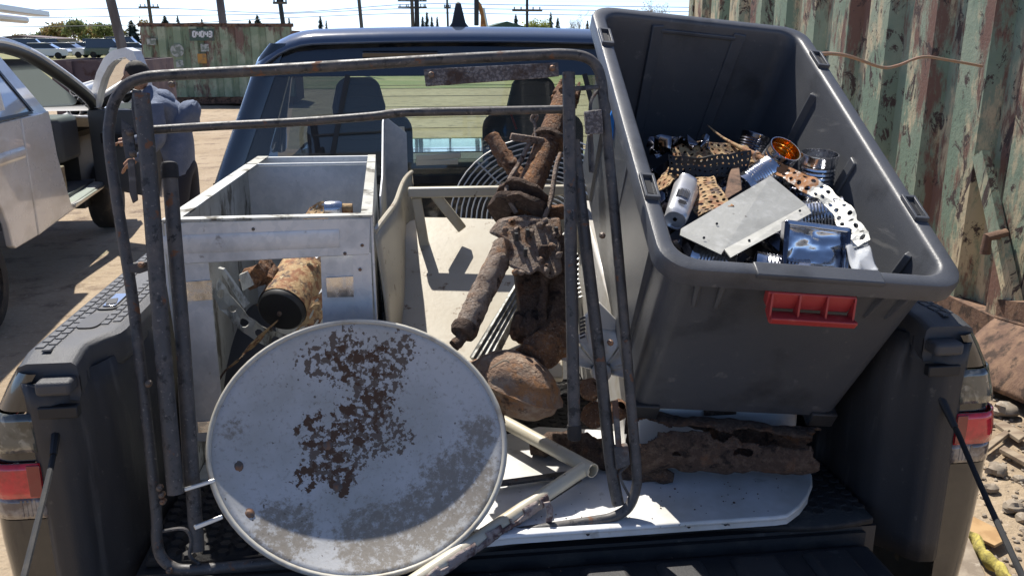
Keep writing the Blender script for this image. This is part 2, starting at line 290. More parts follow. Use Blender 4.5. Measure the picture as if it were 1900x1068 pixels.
M['cardboard'] = mat('cardboard', (.42, .27, .13), .9, layers=[dict(c=(.33, .2, .09), s=12, lo=.45, hi=.6)])
M['rag'] = mat('rag', (.50, .42, .10), .9, layers=[dict(c=(.3, .25, .08), s=30, lo=.45, hi=.6)], bump=.6, bscale=120)
M['plank'] = mat('plank', (.30, .24, .17), .9, layers=[dict(c=(.18, .13, .09), s=14, st=(.2, 1, 1), lo=.45, hi=.6)])
M['grass'] = mat('grass', (.16, .17, .06), .95, layers=[dict(c=(.26, .22, .11), s=.3, lo=.45, hi=.6)])
# ================================================================ ground
def hgt(x, y):
    d = math.hypot(x, y)
    a = min(1, max(0, (d-3)/3))*.03
    return a*(noise.noise(V((x*.7, y*.7, 0)))+.5*noise.noise(V((x*2.1, y*2.1, 3))))
g = MB()
xs = [-600, -300, -150, -80, -40, -25]+[-16+i*.4 for i in range(81)]+[25, 40, 80, 150, 300, 600]
ys = [-400, -100, -30, -10]+[-5+i*.4 for i in range(76)]+[32, 45, 70, 110, 180, 300, 600, 900]
g.v = [V((x, y, hgt(x, y) if -16 <= x <= 16 and -5 <= y <= 25 else 0)) for y in ys for x in xs]
nx = len(xs); g.f = [(j*nx+i, j*nx+i+1, (j+1)*nx+i+1, (j+1)*nx+i) for j in range(len(ys)-1) for i in range(nx-1)]
struct('ground', g, M['dirt'], sm=80)
gp = MB(); gp.grid(lambda u, v: V((lerp(-120, 140, u), lerp(34, 300, v), .03+.05*noise.noise(V((u*30, v*30, 1))))), 24, 24)
struct('grass_field', gp, M['grass'], sm=60)
# loose stones beside the truck
_g = (1+5**.5)/2; ICO = [V(p).normalized() for p in ((-1, _g, 0), (1, _g, 0), (-1, -_g, 0), (1, -_g, 0), (0, -1, _g), (0, 1, _g), (0, -1, -_g), (0, 1, -_g), (_g, 0, -1), (_g, 0, 1), (-_g, 0, -1), (-_g, 0, 1))]
ICF = [(0, 11, 5), (0, 5, 1), (0, 1, 7), (0, 7, 10), (0, 10, 11), (1, 5, 9), (5, 11, 4), (11, 10, 2), (10, 7, 6), (7, 1, 8), (3, 9, 4), (3, 4, 2), (3, 2, 6), (3, 6, 8), (3, 8, 9), (4, 9, 5), (2, 4, 11), (6, 2, 10), (8, 6, 7), (9, 8, 1)]
def stones(name, n, fx, fy, smin, smax, seed):
    random.seed(seed); mb = MB()
    for i in range(n):
        x, y = fx(), fy(); s = rnd(smin, smax)*(1+2*(random.random() < .04)); c = V((x, y, hgt(x, y)+s*.25))
        q = [V((random.gauss(0, 1), random.gauss(0, 1), random.gauss(0, 1))) for _ in range(1)]
        dirs = [(1, 0, 0), (-1, 0, 0), (0, 1, 0), (0, -1, 0), (0, 0, 1), (0, 0, -1)]
        an = rnd(0, 6.28); Rm = Matrix.Rotation(an, 3, 'Z') @ Matrix.Rotation(rnd(-.6, .6), 3, 'X')
        vs = [c+Rm @ V((d[0]*s*rnd(.75, 1.2), d[1]*s*rnd(.6, 1.), d[2]*s*rnd(.5, .8))) for d in ICO]
        mb.add(vs, ICF)
    o = link(name, mb, M['stone'], V((0, 0, 0)), kind='stuff', sm=0); o['label'] = 'loose grey brown gravel stones strewn over the dirt'; o['category'] = 'gravel'
    return o
stones('gravel', 9000, lambda: rnd(1.1, 3.3), lambda: -.6+8*random.random()**1.8, .004, .017, 3)
random.seed(11)
# ================================================================ black pickup
T = thing('pickup_truck', 'black pickup truck in the foreground with its tailgate down and bed full of scrap', 'pickup truck', V((0, 1.2, 0)))
FZ = .88
# floor, mat
b = MB(); b.box((-.80, -.02, .80), (.80, 1.70, FZ)); part(T, 'bed_floor', b, M['liner'])
b = MB()
def matf(u, v):
    x = lerp(-.785, .79, u); y0 = -.015+.014*math.sin(x*7)+.01*math.sin(x*15+1)
    return V((x, lerp(y0, 1.66, v), FZ+.012+.003*math.sin(x*11)*(1-v)))
b.grid(matf, 40, 10); mo = part(T, 'bed_mat', b, M['matrubber'], solid=.014)
b = MB()
for j in range(0, 26):
    for i in range(0, 46):
        x = -.77+i*.0345; y = .015+j*.03+(i % 2)*.015; r = .0168
        if y > .75: continue
        vs = [(x+r*math.cos(k*math.pi/3), y+r*.9*math.sin(k*math.pi/3), FZ+.017) for k in range(6)]+[(x+r*.72*math.cos(k*math.pi/3), y+r*.65*math.sin(k*math.pi/3), FZ+.024) for k in range(6)]
        b.add(vs, [tuple(range(6, 12))]+[(k, (k+1) % 6, 6+(k+1) % 6, 6+k) for k in range(6)])
part(T, 'hexagon_tread', b, M['matrubber'], parent=mo, kind='stuff', sm=0)
# tailgate, lowered
b = MB(); b.box((-.775, -.62, .76), (.775, -.035, .846)); tg = part(T, 'tailgate', b, M['liner'], bevel=.012)
for i in range(9):
    x = -.66+i*.165; b = MB()
    b.hexa([(x-.055, -.6, .845), (x+.055, -.6, .845), (x+.055, -.06, .845), (x-.055, -.06, .845), (x-.04, -.585, .862), (x+.04, -.585, .862), (x+.04, -.075, .862), (x-.04, -.075, .862)])
    part(T, 'tailgate_rib', b, M['liner'], parent=tg, bevel=.004)
b = MB(); b.box((-.77, -.033, .80), (.77, -.022, .872)); part(T, 'sill_strip', b, M['rubber'], parent=tg)
def outer(z):   # half width of the bed side by height
    k = [(.40, .97), (.6, 1.01), (.8, 1.035), (1.0, 1.047), (1.12, 1.045), (1.2, 1.032), (1.26, 1.012), (1.31, .985), (1.345, .962)]
    for (a, xa), (c, xc) in zip(k, k[1:]):
        if z <= c: return lerp(xa, xc, max(0, (z-a)/(c-a)))
    return k[-1][1]
def corner(sx, z0, z1, nz, yfar=.22, dx=0):
    """rear corner of the bed side: wraps from the post round to the flank"""
    def fn(u, v):
        z = lerp(z0, z1, v); xo = outer(z)+dx
        if u < .2: return V((sx*lerp(.936, xo-.05, u/.2), -.045-dx, z))
        if u < .5:
            a = (u-.2)/.3*math.pi/2; r = .05
            return V((sx*(xo-r+r*math.sin(a)), -.045+dx*-1+r-r*math.cos(a), z))
        return V((sx*xo, lerp(.005, yfar, (u-.5)/.5), z))
    b = MB(); b.grid(fn, 20, nz); return b
for sx in (-1, 1):
    sd = 'left' if sx < 0 else 'right'
    # flank behind the corner
    b = MB(); b.grid(lambda u, v: V((sx*outer(lerp(.42, 1.335, v)), lerp(.2, 1.74, u), lerp(.42, 1.335, v))), 8, 14); part(T, 'bed_side', b, M['blackpaint'], sm=60)
    b = corner(sx, .42, 1.036, 12); part(T, 'corner_panel', b, M['blackpaint'], sm=60)
    b = corner(sx, 1.262, 1.335, 5); part(T, 'corner_panel', b, M['blackpaint'], sm=60)
    lamp = part(T, 'tail_light', corner(sx, 1.085, 1.157, 4, dx=.003), M['redlens'], sm=60, solid=.004)
    part(T, 'smoked_lens', corner(sx, 1.180, 1.258, 4, dx=.002), M['smoke'], parent=lamp, sm=60, solid=.004)
    part(T, 'divider_band', corner(sx, 1.157, 1.180, 2, dx=-.004), M['blackpaint'], parent=lamp, sm=60)
    part(T, 'reverse_lens', corner(sx, 1.040, 1.085, 3, dx=.001), M['clearlens'], parent=lamp, sm=60, solid=.004)
    b = MB()
    for k in range(4): b.box((sx*(.957+k*.008)-.002, -.049, 1.045), (sx*(.957+k*.008)+.002, -.044, 1.08))
    part(T, 'lens_rib', b, M['clearlens'], parent=lamp, sm=0)
    b = MB(); b.box((sx*.948-.012, -.0535, 1.088), (sx*.948+.012, -.0495, 1.154)); part(T, 'lens_edge', b, M['reddark'], parent=lamp, bevel=.001)
    # liner: post and inner wall, plan curve lofted upwards
    plan = [(.942, -.040), (.925, -.052), (.895, -.050), (.875, -.035), (.862, -.012), (.845, .012), (.822, .04), (.808, .08), (.806, .14), (.806, .24), (.79, .27), (.79, .40), (.806, .43), (.806, .62), (.79, .65), (.79, 1.0), (.806, 1.03), (.806, 1.70)]
    def wl(u, v):
        k = u*(len(plan)-1); i = min(int(k), len(plan)-2); t = k-i
        x = lerp(plan[i][0], plan[i+1][0], t); y = lerp(plan[i][1], plan[i+1][1], t); z = lerp(.80, 1.318, v)
        x += .02*max(0, v-.75)/.25*(1 if y > .02 else .3)
        return V((sx*x, y, z))
    b = MB(); b.grid(wl, (len(plan)-1)*3, 10); li = part(T, 'bed_liner', b, M['liner'], sm=50, solid=.006)
    b = MB(); b.obox((sx*.885, -.050, 1.262), (.036, 0, 0), (0, .010, 0), (0, 0, .012)); part(T, 'post_slot', b, M['black'], parent=li, bevel=.003)
    b = MB(); b.obox((sx*.885, -.046, 1.312), (.032, 0, 0), (0, .022, 0), (0, 0, .014)); part(T, 'post_pad', b, M['cap'], parent=li, bevel=.008, bseg=3)
    # wheel well
    b = MB(); b.grid(lambda u, v: V((sx*lerp(.56, .81, u), lerp(.62, 1.38, v), FZ+.24*math.sin(math.pi*min(1, max(0, v)))**.4)), 4, 14); part(T, 'wheel_well', b, M['liner'], sm=60)
    # rail cap
    prof = [(.958, 1.30), (.963, 1.335), (.955, 1.356), (.940, 1.362), (.83, 1.362), (.812, 1.355), (.806, 1.335), (.806, 1.30), (.818, 1.285)]
    def capf(u, v):
        k = u*(len(prof)-1); i = min(int(k), len(prof)-2); t = k-i
        x = lerp(prof[i][0], prof[i+1][0], t); z = lerp(prof[i][1], prof[i+1][1], t)
        y = lerp(-.028, 1.73, v)
        if v < .03: z -= .012*(1-v/.03)
        # the cap narrows at the rear where the post pad stands
        if x < .88 and y < .13: x = lerp(x, .885, .55*(1-max(0, y-.05)/.08))
        return V((sx*x, y, z))
    b = MB(); b.grid(capf, 24, 70); b.prism([capf(i/24, 0) for i in range(25)], (0, .004, 0)); rc = part(T, 'rail_cap', b, M['cap'], sm=50)
    # tread pads
    pad = None
    for j in range(46):
        for k, xo in enumerate((.838, .858, .916, .934)):
            y = .02+j*.034+(k % 2)*.017
            if k < 2 and y < .16: continue
            if pad is None:
                b = MB(); hx, hy = .0085, .0145
                b.hexa([(-hx, -hy, -.001), (hx, -hy, -.001), (hx, hy, -.001), (-hx, hy, -.001), (-hx*.8, -hy*.85, .002), (hx*.8, -hy*.85, .002), (hx*.8, hy*.85, .002), (-hx*.8, hy*.85, .002)])
                pad = link('tread_pad', b, M['cap'], V((0, 0, 0)), rc, sm=0); o = pad
            else: o = pad.copy(); col.objects.link(o); o.parent = rc
            o.location = V((sx*xo, y, 1.3625))-T.location
    # stake pocket and plug
    for (yy, hl, mt, nm) in ((.33, .062, 'chrome', 'stake_pocket'), (.185, .05, 'liner', 'pocket_plug')):
        b = MB(); n = 20; ring = []
        for k in range(n):
            a = 2*math.pi*k/n; c, s_ = math.cos(a), math.sin(a)
            ring.append(V((sx*.888+.023*math.copysign(abs(c)**.55, c), yy+hl*math.copysign(abs(s_)**.55, s_), 1.3632)))
        if nm == 'stake_pocket':
            lo = [V((p.x, p.y, 1.34)) for p in ring]; hi = [V((sx*.888+(p.x-sx*.888)*1.12, yy+(p.y-yy)*1.08, 1.3655)) for p in ring]
            b.add(hi+ring+lo, [(k, (k+1) % n, n+(k+1) % n, n+k) for k in range(n)]+[(n+k, n+(k+1) % n, 2*n+(k+1) % n, 2*n+k) for k in range(n)]+[tuple(range(2*n, 3*n))])
            so_ = part(T, nm, b, M['cap'], parent=rc)
            b = MB(); b.obox((sx*.888, yy+.012, 1.3648), (.014, .0, 0), (0, .042, 0), (0, 0, .0012)); b.obox((sx*.888, yy-.035, 1.3648), (.014, 0, 0), (0, .006, 0), (0, 0, .0012))
            part(T, 'pocket_insert', b, M['chrome'], parent=rc, bevel=.001)
            b = MB(); b.obox((sx*.89, yy-.012, 1.3665), (.010, .004, 0), (-.004, .02, 0), (0, 0, .001)); part(T, 'pocket_hole', b, M['black'], parent=rc)
        else:
            b.prism(ring, (0, 0, .002)); part(T, nm, b, M[mt], parent=rc, bevel=.001)
# tailgate cables
for pts in ([at(105, 790, -.03), at(98, 850, -.1), at(45, 1068, -.47), at(20, 1160, -.6)], [at(1738, 722, -.03), at(1776, 800, -.1), at(1835, 935, -.3), at(1905, 1085, -.55)]):
    b = MB(); b.tube(smooth_path(pts, 8), .0055, 8, rough=.12, rs=300); cb = part(T, 'tailgate_cable', b, M['rubber'])
    b = MB(); b.tube([pts[0], lerp(pts[0], pts[1], .9)], [.009, .007], 8); b.tube([pts[0]+V((0, .03, .02)), pts[0]], .008, 8); part(T, 'cable_sleeve', b, M['black'], parent=cb)
# ---------------- cab
CY = 1.76
def roofz(x, t):   # t 0 rear .. 1 front
    e = abs(x)/.76
    return 1.972-.018*e**2-.085*max(0, (e-.72)/.28)**2.2-.05*max(0, (.10-t)/.10)**2-.10*max(0, (t-.75)/.25)**2
b = MB(); b.grid(lambda u, v: V((lerp(-.77, .77, u), lerp(CY+.015, 3.15, v), roofz(lerp(-.77, .77, u), v))), 36, 24); rf = part(T, 'roof', b, M['roof_skysheen'], sm=60, solid=.01)
def rearx(z): return lerp(.955, .735, ((z-1.36)/(1.90-1.36)))
def reary(z): return CY-.02+.055*max(0, (z-1.40)/.5)
# gloss header over the window
b = MB()
def hdr(u, v):
    z = lerp(1.795, 1.925, v); x = lerp(-1, 1, u)*(rearx(z)-.03); zz = z
    if v > .5: zz = lerp(z, min(z, roofz(x, .0)-.004), (v-.5)*2)
    return V((x, reary(z)+.012*v, zz))
b.grid(hdr, 30, 6); hd = part(T, 'rear_header', b, M['glass_top'], sm=60)
for (xa, xb) in ((-.375, -.09), (.10, .375)):
    b = MB(); b.obox(((xa+xb)/2, CY+.022, 1.875), ((xb-xa)/2, 0, 0), (0, .012, .002), (0, -.001, .011)); part(T, 'brake_light_bar', b, M['glass_top'], parent=hd, bevel=.004)
# C pillars and cab sides
for sx in (-1, 1):
    def pil(u, v):
        z = lerp(1.30, 1.915, v); xo = rearx(z)+.02-(.03 if v > .9 else 0)*((v-.9)/.1); xi = rearx(z)-.075
        a = u*math.pi*.62
        return V((sx*(xi+(xo-xi)*math.sin(min(a, math.pi/2))), reary(z)+(xo-xi)*.6*(1-math.cos(a)) if a < math.pi/2 else reary(z)+(xo-xi)*.6+(a-math.pi/2)*.6, z))
    b = MB(); b.grid(pil, 16, 14); part(T, 'rear_pillar', b, M['blackpaint'], sm=60)
    b = MB(); b.grid(lambda u, v: V((sx*lerp(.98, .955, v), lerp(CY, 3.5, u), lerp(.45, 1.345, v))), 6, 6); part(T, 'cab_side', b, M['blackpaint'], sm=60)
    b = MB(); b.grid(lambda u, v: V((sx*lerp(.945, .75, v), lerp(CY+.34, lerp(3.45, 2.85, v), u), lerp(1.345, 1.86, v))), 8, 6); part(T, 'side_window', b, M['glass_d'], sm=60)
    b = MB(); b.tube([V((sx*.94, 3.5, 1.33)), V((sx*.90, 3.3, 1.5)), V((sx*.82, 3.0, 1.75)), V((sx*.75, 2.8, 1.86))], .035, 8); part(T, 'front_pillar', b, M['blackpaint'], sm=60)
    b = MB(); b.bar((sx*.94, 2.55, 1.34), (sx*.755, 2.5, 1.87), .1, .03, up=(0, 1, 0)); part(T, 'door_pillar', b, M['blackpaint'])
# rear wall under the window
b = MB(); b.grid(lambda u, v: V((lerp(-1, 1, u)*.955, CY-.01, lerp(.6, 1.405, v))), 6, 4); part(T, 'cab_back', b, M['blackpaint'], sm=0)
# window panes
def pane(x0, x1, z0, z1, m, nm):
    b = MB(); f = lambda x, z: V((max(-1, min(1, x))*(rearx(z)-.055), reary(z)+.006, z))
    b.grid(lambda u, v: f(lerp(x0, x1, u), lerp(z0, z1, v)), 6, 6); return part(T, nm, b, M[m], sm=60)
pane(-1, -.60, 1.40, 1.80, 'glass_d', 'window_pane'); pane(-.60, .66, 1.40, 1.80, 'glass_c', 'window_pane'); pane(.66, 1, 1.40, 1.80, 'glass_d', 'window_pane')
for x in (-.60, .66):
    b = MB(); b.bar((x*(rearx(1.4)-.055), reary(1.4)-.002, 1.4), (x*(rearx(1.8)-.055), reary(1.8)-.002, 1.8), .018, .012, up=(0, 1, 0)); part(T, 'pane_divider', b, M['black'])
b = MB()
for k in range(9):
    z = 1.44+k*.04; b.tube([V((-.58*(rearx(z)-.055), reary(z)+.012, z)), V((.64*(rearx(z)-.055), reary(z)+.012, z))], .0009, 4)
part(T, 'defroster_lines', b, M['redtrim'] if 0 else M['darktrim'], sm=0)
b = MB(); b.bar((-.9, reary(1.41)-.006, 1.408), (.9, reary(1.41)-.006, 1.408), .02, .03); part(T, 'window_seal', b, M['rubber'])
# interior
b = MB(); b.box((-.70, CY+.12, .7), (.70, CY+.30, 1.43)); b.box((-.72, CY+.1, .6), (.72, 3.3, .72)); part(T, 'rear_seat', b, M['interior'], bevel=.03)
for xc in (-.44, .40):
    b = MB(); b.obox((xc, 2.62, 1.30), (.25, 0, 0), (0, .07, .02), (0, .03, .27)); part(T, 'front_seat', b, M['seat'], bevel=.06, bseg=4)
    b = MB(); prof = [(-.12, 1.56), (-.125, 1.62), (-.10, 1.72), (-.075, 1.755), (.075, 1.755), (.10, 1.72), (.125, 1.62), (.12, 1.56)]
    b.prism([V((xc+p[0], 2.60, p[1])) for p in prof], (0, .11, 0)); hr = part(T, 'headrest', b, M['seat'], bevel=.03, bseg=4)
    if xc > 0:
        b = MB(); b.box((xc-.10, 2.59, 1.50), (xc+.13, 2.598, 1.53)); b.bar((xc-.13, 2.588, 1.62), (xc-.09, 2.588, 1.51), .02, .01); part(T, 'seat_trim', b, M['redtrim'], parent=hr)
b = MB(); b.box((-.78, 3.05, .8), (.78, 3.45, 1.30)); part(T, 'dashboard', b, M['interior'], bevel=.05)
b = MB(); b.lathe([(.185+.015*math.cos(a*math.pi/4), .015*math.sin(a*math.pi/4)) for a in range(9)], (-.44, 2.98, 1.25), (0, -.9, .45), 28); part(T, 'steering_wheel', b, M['interior'])
b = MB(); b.obox((0.0, 2.92, 1.80), (.12, 0, 0), (0, .015, 0), (0, 0, .03)); part(T, 'rear_view_mirror', b, M['interior'], bevel=.01)
b = MB(); b.grid(lambda u, v: V((lerp(-1, 1, u)*lerp(.9, .73, v), lerp(3.5, 2.85, v), lerp(1.32, 1.87, v))), 8, 6); part(T, 'windshield', b, M['glass_w'], sm=60)
b = MB(); b.grid(lambda u, v: V((lerp(-.93, .93, u), lerp(3.45, 4.95, v), 1.30-.06*v-.1*max(0, v-.8)/.2-.05*abs(2*u-1)**4)), 14, 10); part(T, 'hood', b, M['blackpaint'], sm=60)
b = MB(); b.box((-.97, 3.5, .5), (.97, 4.9, 1.22)); b.box((-.95, 1.8, .38), (.95, 3.5, .6)); part(T, 'front_body', b, M['blackpaint'], bevel=.06)
# shark fin antenna
b = MB()
for (y, w, h) in ((1.90, .012, .0), ): pass
fy = 1.96; fz = 1.962
b.add([(-.05, fy-.03, fz), (.05, fy-.03, fz), (.045, fy+.13, fz), (-.045, fy+.13, fz), (-.028, fy-.01, fz+.03), (.028, fy-.01, fz+.03), (.02, fy+.08, fz+.03), (-.02, fy+.08, fz+.03), (-.011, fy+.0, fz+.105), (.011, fy+.0, fz+.105), (.004, fy+.03, fz+.112), (-.004, fy+.03, fz+.112)],
      [(0, 1, 5, 4), (1, 2, 6, 5), (2, 3, 7, 6), (3, 0, 4, 7), (4, 5, 9, 8), (5, 6, 10, 9), (6, 7, 11, 10), (7, 4, 8, 11), (8, 9, 10, 11)])
part(T, 'antenna_fin', b, M['liner'], bevel=.006, bseg=3)
def wheel(t, c, ax, r, w, rimm):
    b = MB(); prof = [(r*.62, -w/2), (r*.9, -w/2), (r*.985, -w*.36), (r, -w*.2), (r, w*.2), (r*.985, w*.36), (r*.9, w/2), (r*.62, w/2), (r*.62, -w/2)]
    b.lathe(prof, c, ax, 32); wo = part(t, 'wheel', b, M['tyre'], sm=50)
    b = MB(); a = V(ax).normalized(); b.lathe([(r*.64, w*.42), (r*.6, w*.36), (r*.5, w*.25), (r*.25, w*.33), (r*.2, w*.36), (.0001, w*.36)], c, ax, 24); part(t, 'rim', b, rimm, parent=wo, sm=40)
    u = a.orthogonal().normalized(); v = a.cross(u)
    for k in range(6):
        an = k*math.pi/3; q = V(c)+a*w*.29+(u*math.cos(an)+v*math.sin(an))*r*.4
        b = MB(); b.lathe([(r*.075, w*.0), (r*.075, w*.03), (.0001, w*.03)], q, ax, 10); part(t, 'rim_hole', b, M['black'], parent=wo)
    return wo
for sx in (-1, 1):
    for y in (.98, 4.3): wheel(T, V((sx*.86, y, .40)), (sx, 0, 0), .40, .26, M['chrome'])
# ================================================================ scrap load
# --- galvanised cabinet
BX = dict(fl=atz(293, 413, 1.55), fr=atz(690, 403, 1.55), bl=atz(478, 290, 1.55), br=atz(697, 287, 1.55))
fl, fr, bl, br = (V((p.x, p.y+(.03 if k in ('fl', 'fr') else 0), 1.55)) for k, p in BX.items())
fr.y = fl.y; bz = FZ+.025
GC = thing('galvanized_cabinet', 'open galvanized sheet metal cabinet standing in the left of the bed', 'metal cabinet', V(((fl.x+fr.x)/2, (fl.y+bl.y)/2, bz)))
def wallp(a, b_, z0, z1, th, inward):
    d = (b_-a).normalized(); n = V((-d.y, d.x, 0))*(1 if inward else -1)
    mb = MB(); A, B = V((a.x, a.y, z0)), V((b_.x, b_.y, z0)); mb.prism([A, B, B+n*th, A+n*th], (0, 0, z1-z0)); return mb
part(GC, 'side_panel', wallp(fl, bl, bz, 1.545, .004, False), M['galvdirty'])
part(GC, 'side_panel', wallp(fr, br, bz, 1.545, .004, True), M['galv'])
rb = lerp(fl, bl, .83); re = lerp(fr, br, .83)
part(GC, 'back_panel', wallp(rb, re, bz, 1.542, .004, False), M['galv'])
part(GC, 'back_rail', wallp(bl, br, 1.50, 1.548, .02, False), M['galv'])
# rim flanges
for (a, b_, w, m) in ((fl, bl, .036, 'galvdirty'), (fr, br, .026, 'galvdirty'), (rb, re, .014, 'galv')):
    d = (b_-a).normalized(); n = V((d.y, -d.x, 0)); n = n if n.x > 0 else -n
    if a is fr: n = -n
    if a is rb: n = V((0, -1, 0))
    mb = MB(); A = V((a.x, a.y, 1.5455)); B = V((b_.x, b_.y, 1.5455)); mb.prism([A, B, B+n*w, A+n*w], (0, 0, .005)); part(GC, 'rim_flange', mb, M[m])
def frontpx(px, py): return at(px, py, fl.y)
def fplate(pts, th, dy=0): 
    mb = MB(); mb.prism([frontpx(*p)+V((0, dy, 0)) for p in pts], (0, th, 0)); return mb
hdp = part(GC, 'header', fplate([(296, 414), (688, 404), (686, 472), (300, 492)], .004), M['galv'], bevel=.002)
mb = MB(); A, B = frontpx(300, 455), frontpx(630, 442); mb.tube([A+V((.0, .003, 0)), B+V((0, .003, 0))], .021, 12, ry=1); 
for v in mb.v: v.y = fl.y-.001+(v.y-(fl.y+.003))*.07
part(GC, 'embossed_bead', mb, M['galv'], parent=hdp, sm=60)
mb = MB(); A, B = V((fl.x, fl.y-.004, 1.546)), V((fr.x, fl.y-.004, 1.546)); mb.prism([A, B, B+V((0, .028, 0)), A+V((0, .028, 0))], (0, 0, .005)); part(GC, 'rim_flange', mb, M['galvdirty'])
zb = 820
part(GC, 'column', fplate([(302, 490), (385, 486), (418, zb), (352, zb)], .004, .006), M['galv'])
part(GC, 'column', fplate([(654, 470), (688, 470), (700, zb), (664, zb)], .004, .003), M['galv'])
part(GC, 'column_plate', fplate([(594, 477), (656, 474), (668, zb), (606, zb)], .004, .012), M['galv'])
part(GC, 'highlight_patch', fplate([(604, 517), (655, 514), (658, 552), (607, 553)], .002, .007), M['tin'])  # bright tin pieces, here and below, imitate highlights on the sheet metal
part(GC, 'highlight_patch', fplate([(338, 524), (392, 520), (394, 556), (342, 560)], .002, .002), M['tin'])
part(GC, 'highlight_patch', fplate([(366, 783), (412, 780), (414, 800), (368, 803)], .002, .002), M['tin'])
mb = MB()
for (px, py) in ((470, 425), (640, 470), (672, 455), (668, 500), (330, 432)):
    mb = MB(); mb.lathe([(.004, 0), (.003, -.003), (.0001, -.0035)], frontpx(px, py)-V((0, .001, 0)), (0, 1, 0), 8); part(GC, 'screw', mb, M['bolt'])
mb = MB(); mb.box((fl.x+.01, fl.y+.01, bz), (fr.x-.01, bl.y-.02, bz+.005)); part(GC, 'base_panel', mb, M['galvdirty'])
# dark crack line at the corner of the header
# --- tall folded galvanised panels beside the cabinet
t = thing('galvanized_strip', 'tall folded galvanized strip standing against the right side of the cabinet', 'sheet metal', at(705, 600, .75))
p = [atx(690, 292, -.305), atx(718, 240, -.305)]
y0, y1 = p[0].y, p[1].y
mb = MB(); mb.prism([V((-.298, fl.y+.36, bz)), V((-.298, 1.42, bz)), V((-.298, 1.42, 1.68)), V((-.298, 1.25, 1.67)), V((-.298, .95, 1.545)), V((-.298, fl.y+.36, 1.53))], (.004, 0, 0)); part(t, 'web', mb, M['galv'])
mb = MB(); mb.prism([V((-.296, 1.42, bz)), V((-.22, 1.40, bz)), V((-.22, 1.40, 1.62)), V((-.296, 1.42, 1.68))], (0, .003, 0)); part(t, 'flange', mb, M['galv'])
t = thing('curved_panel', 'bent beige metal panel with a cream top edge between cabinet and table top', 'sheet metal', at(735, 600, .7))
mb = MB()
def cpf(u, v):
    a = at(697, 432, .42); c = at(766, 322, 1.25); pt = lerp(a, c, u); z = lerp(.93, pt.z+.005*math.sin(u*9), v)
    return V((pt.x+.02*math.sin(v*3.3)*(1-.5*u)+.008*math.sin(u*6), pt.y, z))
mb.grid(cpf, 16, 14); part(t, 'panel', mb, M['cream'], solid=.005, sm=60)
mb = MB(); mb.tube([cpf(i/12, 1)+V((0, 0, .003)) for i in range(13)], .007, 8); part(t, 'rolled_edge', mb, M['cream'])
# --- leaning cream table top
t = thing('table_top', 'cream metal table top with rounded corner leaning behind the rusty strut', 'table top', at(735, 690, .45))
ob = [(732, 700), (731, 560), (730, 470), (734, 443), (744, 423), (760, 409), (785, 402), (850, 403), (920, 406), (1040, 412), (1045, 560), (1045, 700)]
def byY(py): return .42+(700-py)/300*.62
pl = [at(px, py, byY(py)) for px, py in ob]
nrm = (pl[4]-pl[0]).cross(pl[8]-pl[0]).normalized()
mb = MB(); mb.prism(pl, -nrm*.018 if nrm.z > 0 else nrm*.018); part(t, 'top_sheet', mb, M['cream'], bevel=.004)
# --- pale striped sheet under the strut
mb = MB(); q = [at(872, 660, .46), at(960, 520, .62), at(975, 560, .60), at(905, 700, .42)]; mb.prism(q, (0.0, .012, -.008))
for k in range(4):
    a = lerp(q[0], q[3], .15+.2*k); c = lerp(q[1], q[2], .1+.2*k); mb.bar(a+V((0, -.004, .004)), c+V((0, -.004, .004)), .006, .008)
solo('ribbed_sheet', 'pale green grey ribbed metal sheet under the rusty strut', 'sheet metal', mb, M['galvdirty'])
# --- folding frame
def FY(py): return .20-(py-110)*.22/850
def FP(px, py, dy=0): return at(px, py, FY(py)+dy)
FR = thing('folding_frame', 'black tubular folding table frame standing upright across the truck bed', 'folding frame', FP(700, 1020))
outl = [(203, 270), (204, 225), (212, 190), (232, 160), (262, 146), (310, 140), (500, 130), (800, 112), (1000, 102), (1050, 101), (1085, 106), (1106, 122), (1116, 152), (1121, 200), (1137, 360), (1155, 560), (1170, 740), (1181, 870), (1180, 905), (1166, 940), (1138, 958), (1100, 966), (950, 988), (700, 1020), (450, 1048), (350, 1056), (318, 1050), (298, 1030), (291, 1000), (290, 950), (277, 820), (262, 690), (244, 540), (220, 390)]
mb = MB(); mb.tube(smooth_path([FP(*p) for p in outl], 5, True), .0115, 10, closed=True); part(FR, 'outer_rail', mb, M['frame'], sm=60)
mb = MB(); mb.tube(smooth_path([FP(270, 242), FP(400, 234), FP(560, 226), (FP(690, 216)), FP(750, 209), FP(900, 206), FP(1048, 203)], 4), .0088, 10); part(FR, 'cross_rail', mb, M['frame'], sm=60)
def leg(pts, r, dy, end=None, m='frame'):
    mb = MB(); P = [FP(*p, dy) for p in pts]; mb.tube(smooth_path(P, 4), r, 12); o = part(FR, 'leg', mb, M[m], sm=60)
    if end:
        for (e, nx_) in ((0, 1), (-1, -2)):
            if e in end:
                d = (P[e]-P[nx_]).normalized(); mb = MB(); mb.tube([P[e]-d*.028, P[e]-d*.004, P[e]+d*.003, P[e]+d*.006], [r*1.16, r*1.16, r*1.0, r*.5], 12); part(FR, 'foot_cap', mb, M['rubber'], parent=o, sm=40)
    return o
leg([(262, 175), (275, 300), (292, 520), (312, 760), (326, 915)], .0165, -.03)
leg([(314, 305), (323, 430), (340, 640), (355, 860), (366, 1020)], .0150, .012, (0,))
leg([(1055, 135), (1057, 300), (1060, 520), (1066, 812)], .0135, -.012, (-1,))
leg([(1064, 260), (1085, 440), (1112, 660), (1132, 850), (1147, 935)], .0135, .012)
mb = MB(); mb.tube([FP(340, 700, .02), FP(352, 905, .02)], .012, 8); part(FR, 'brace', mb, M['frame'])
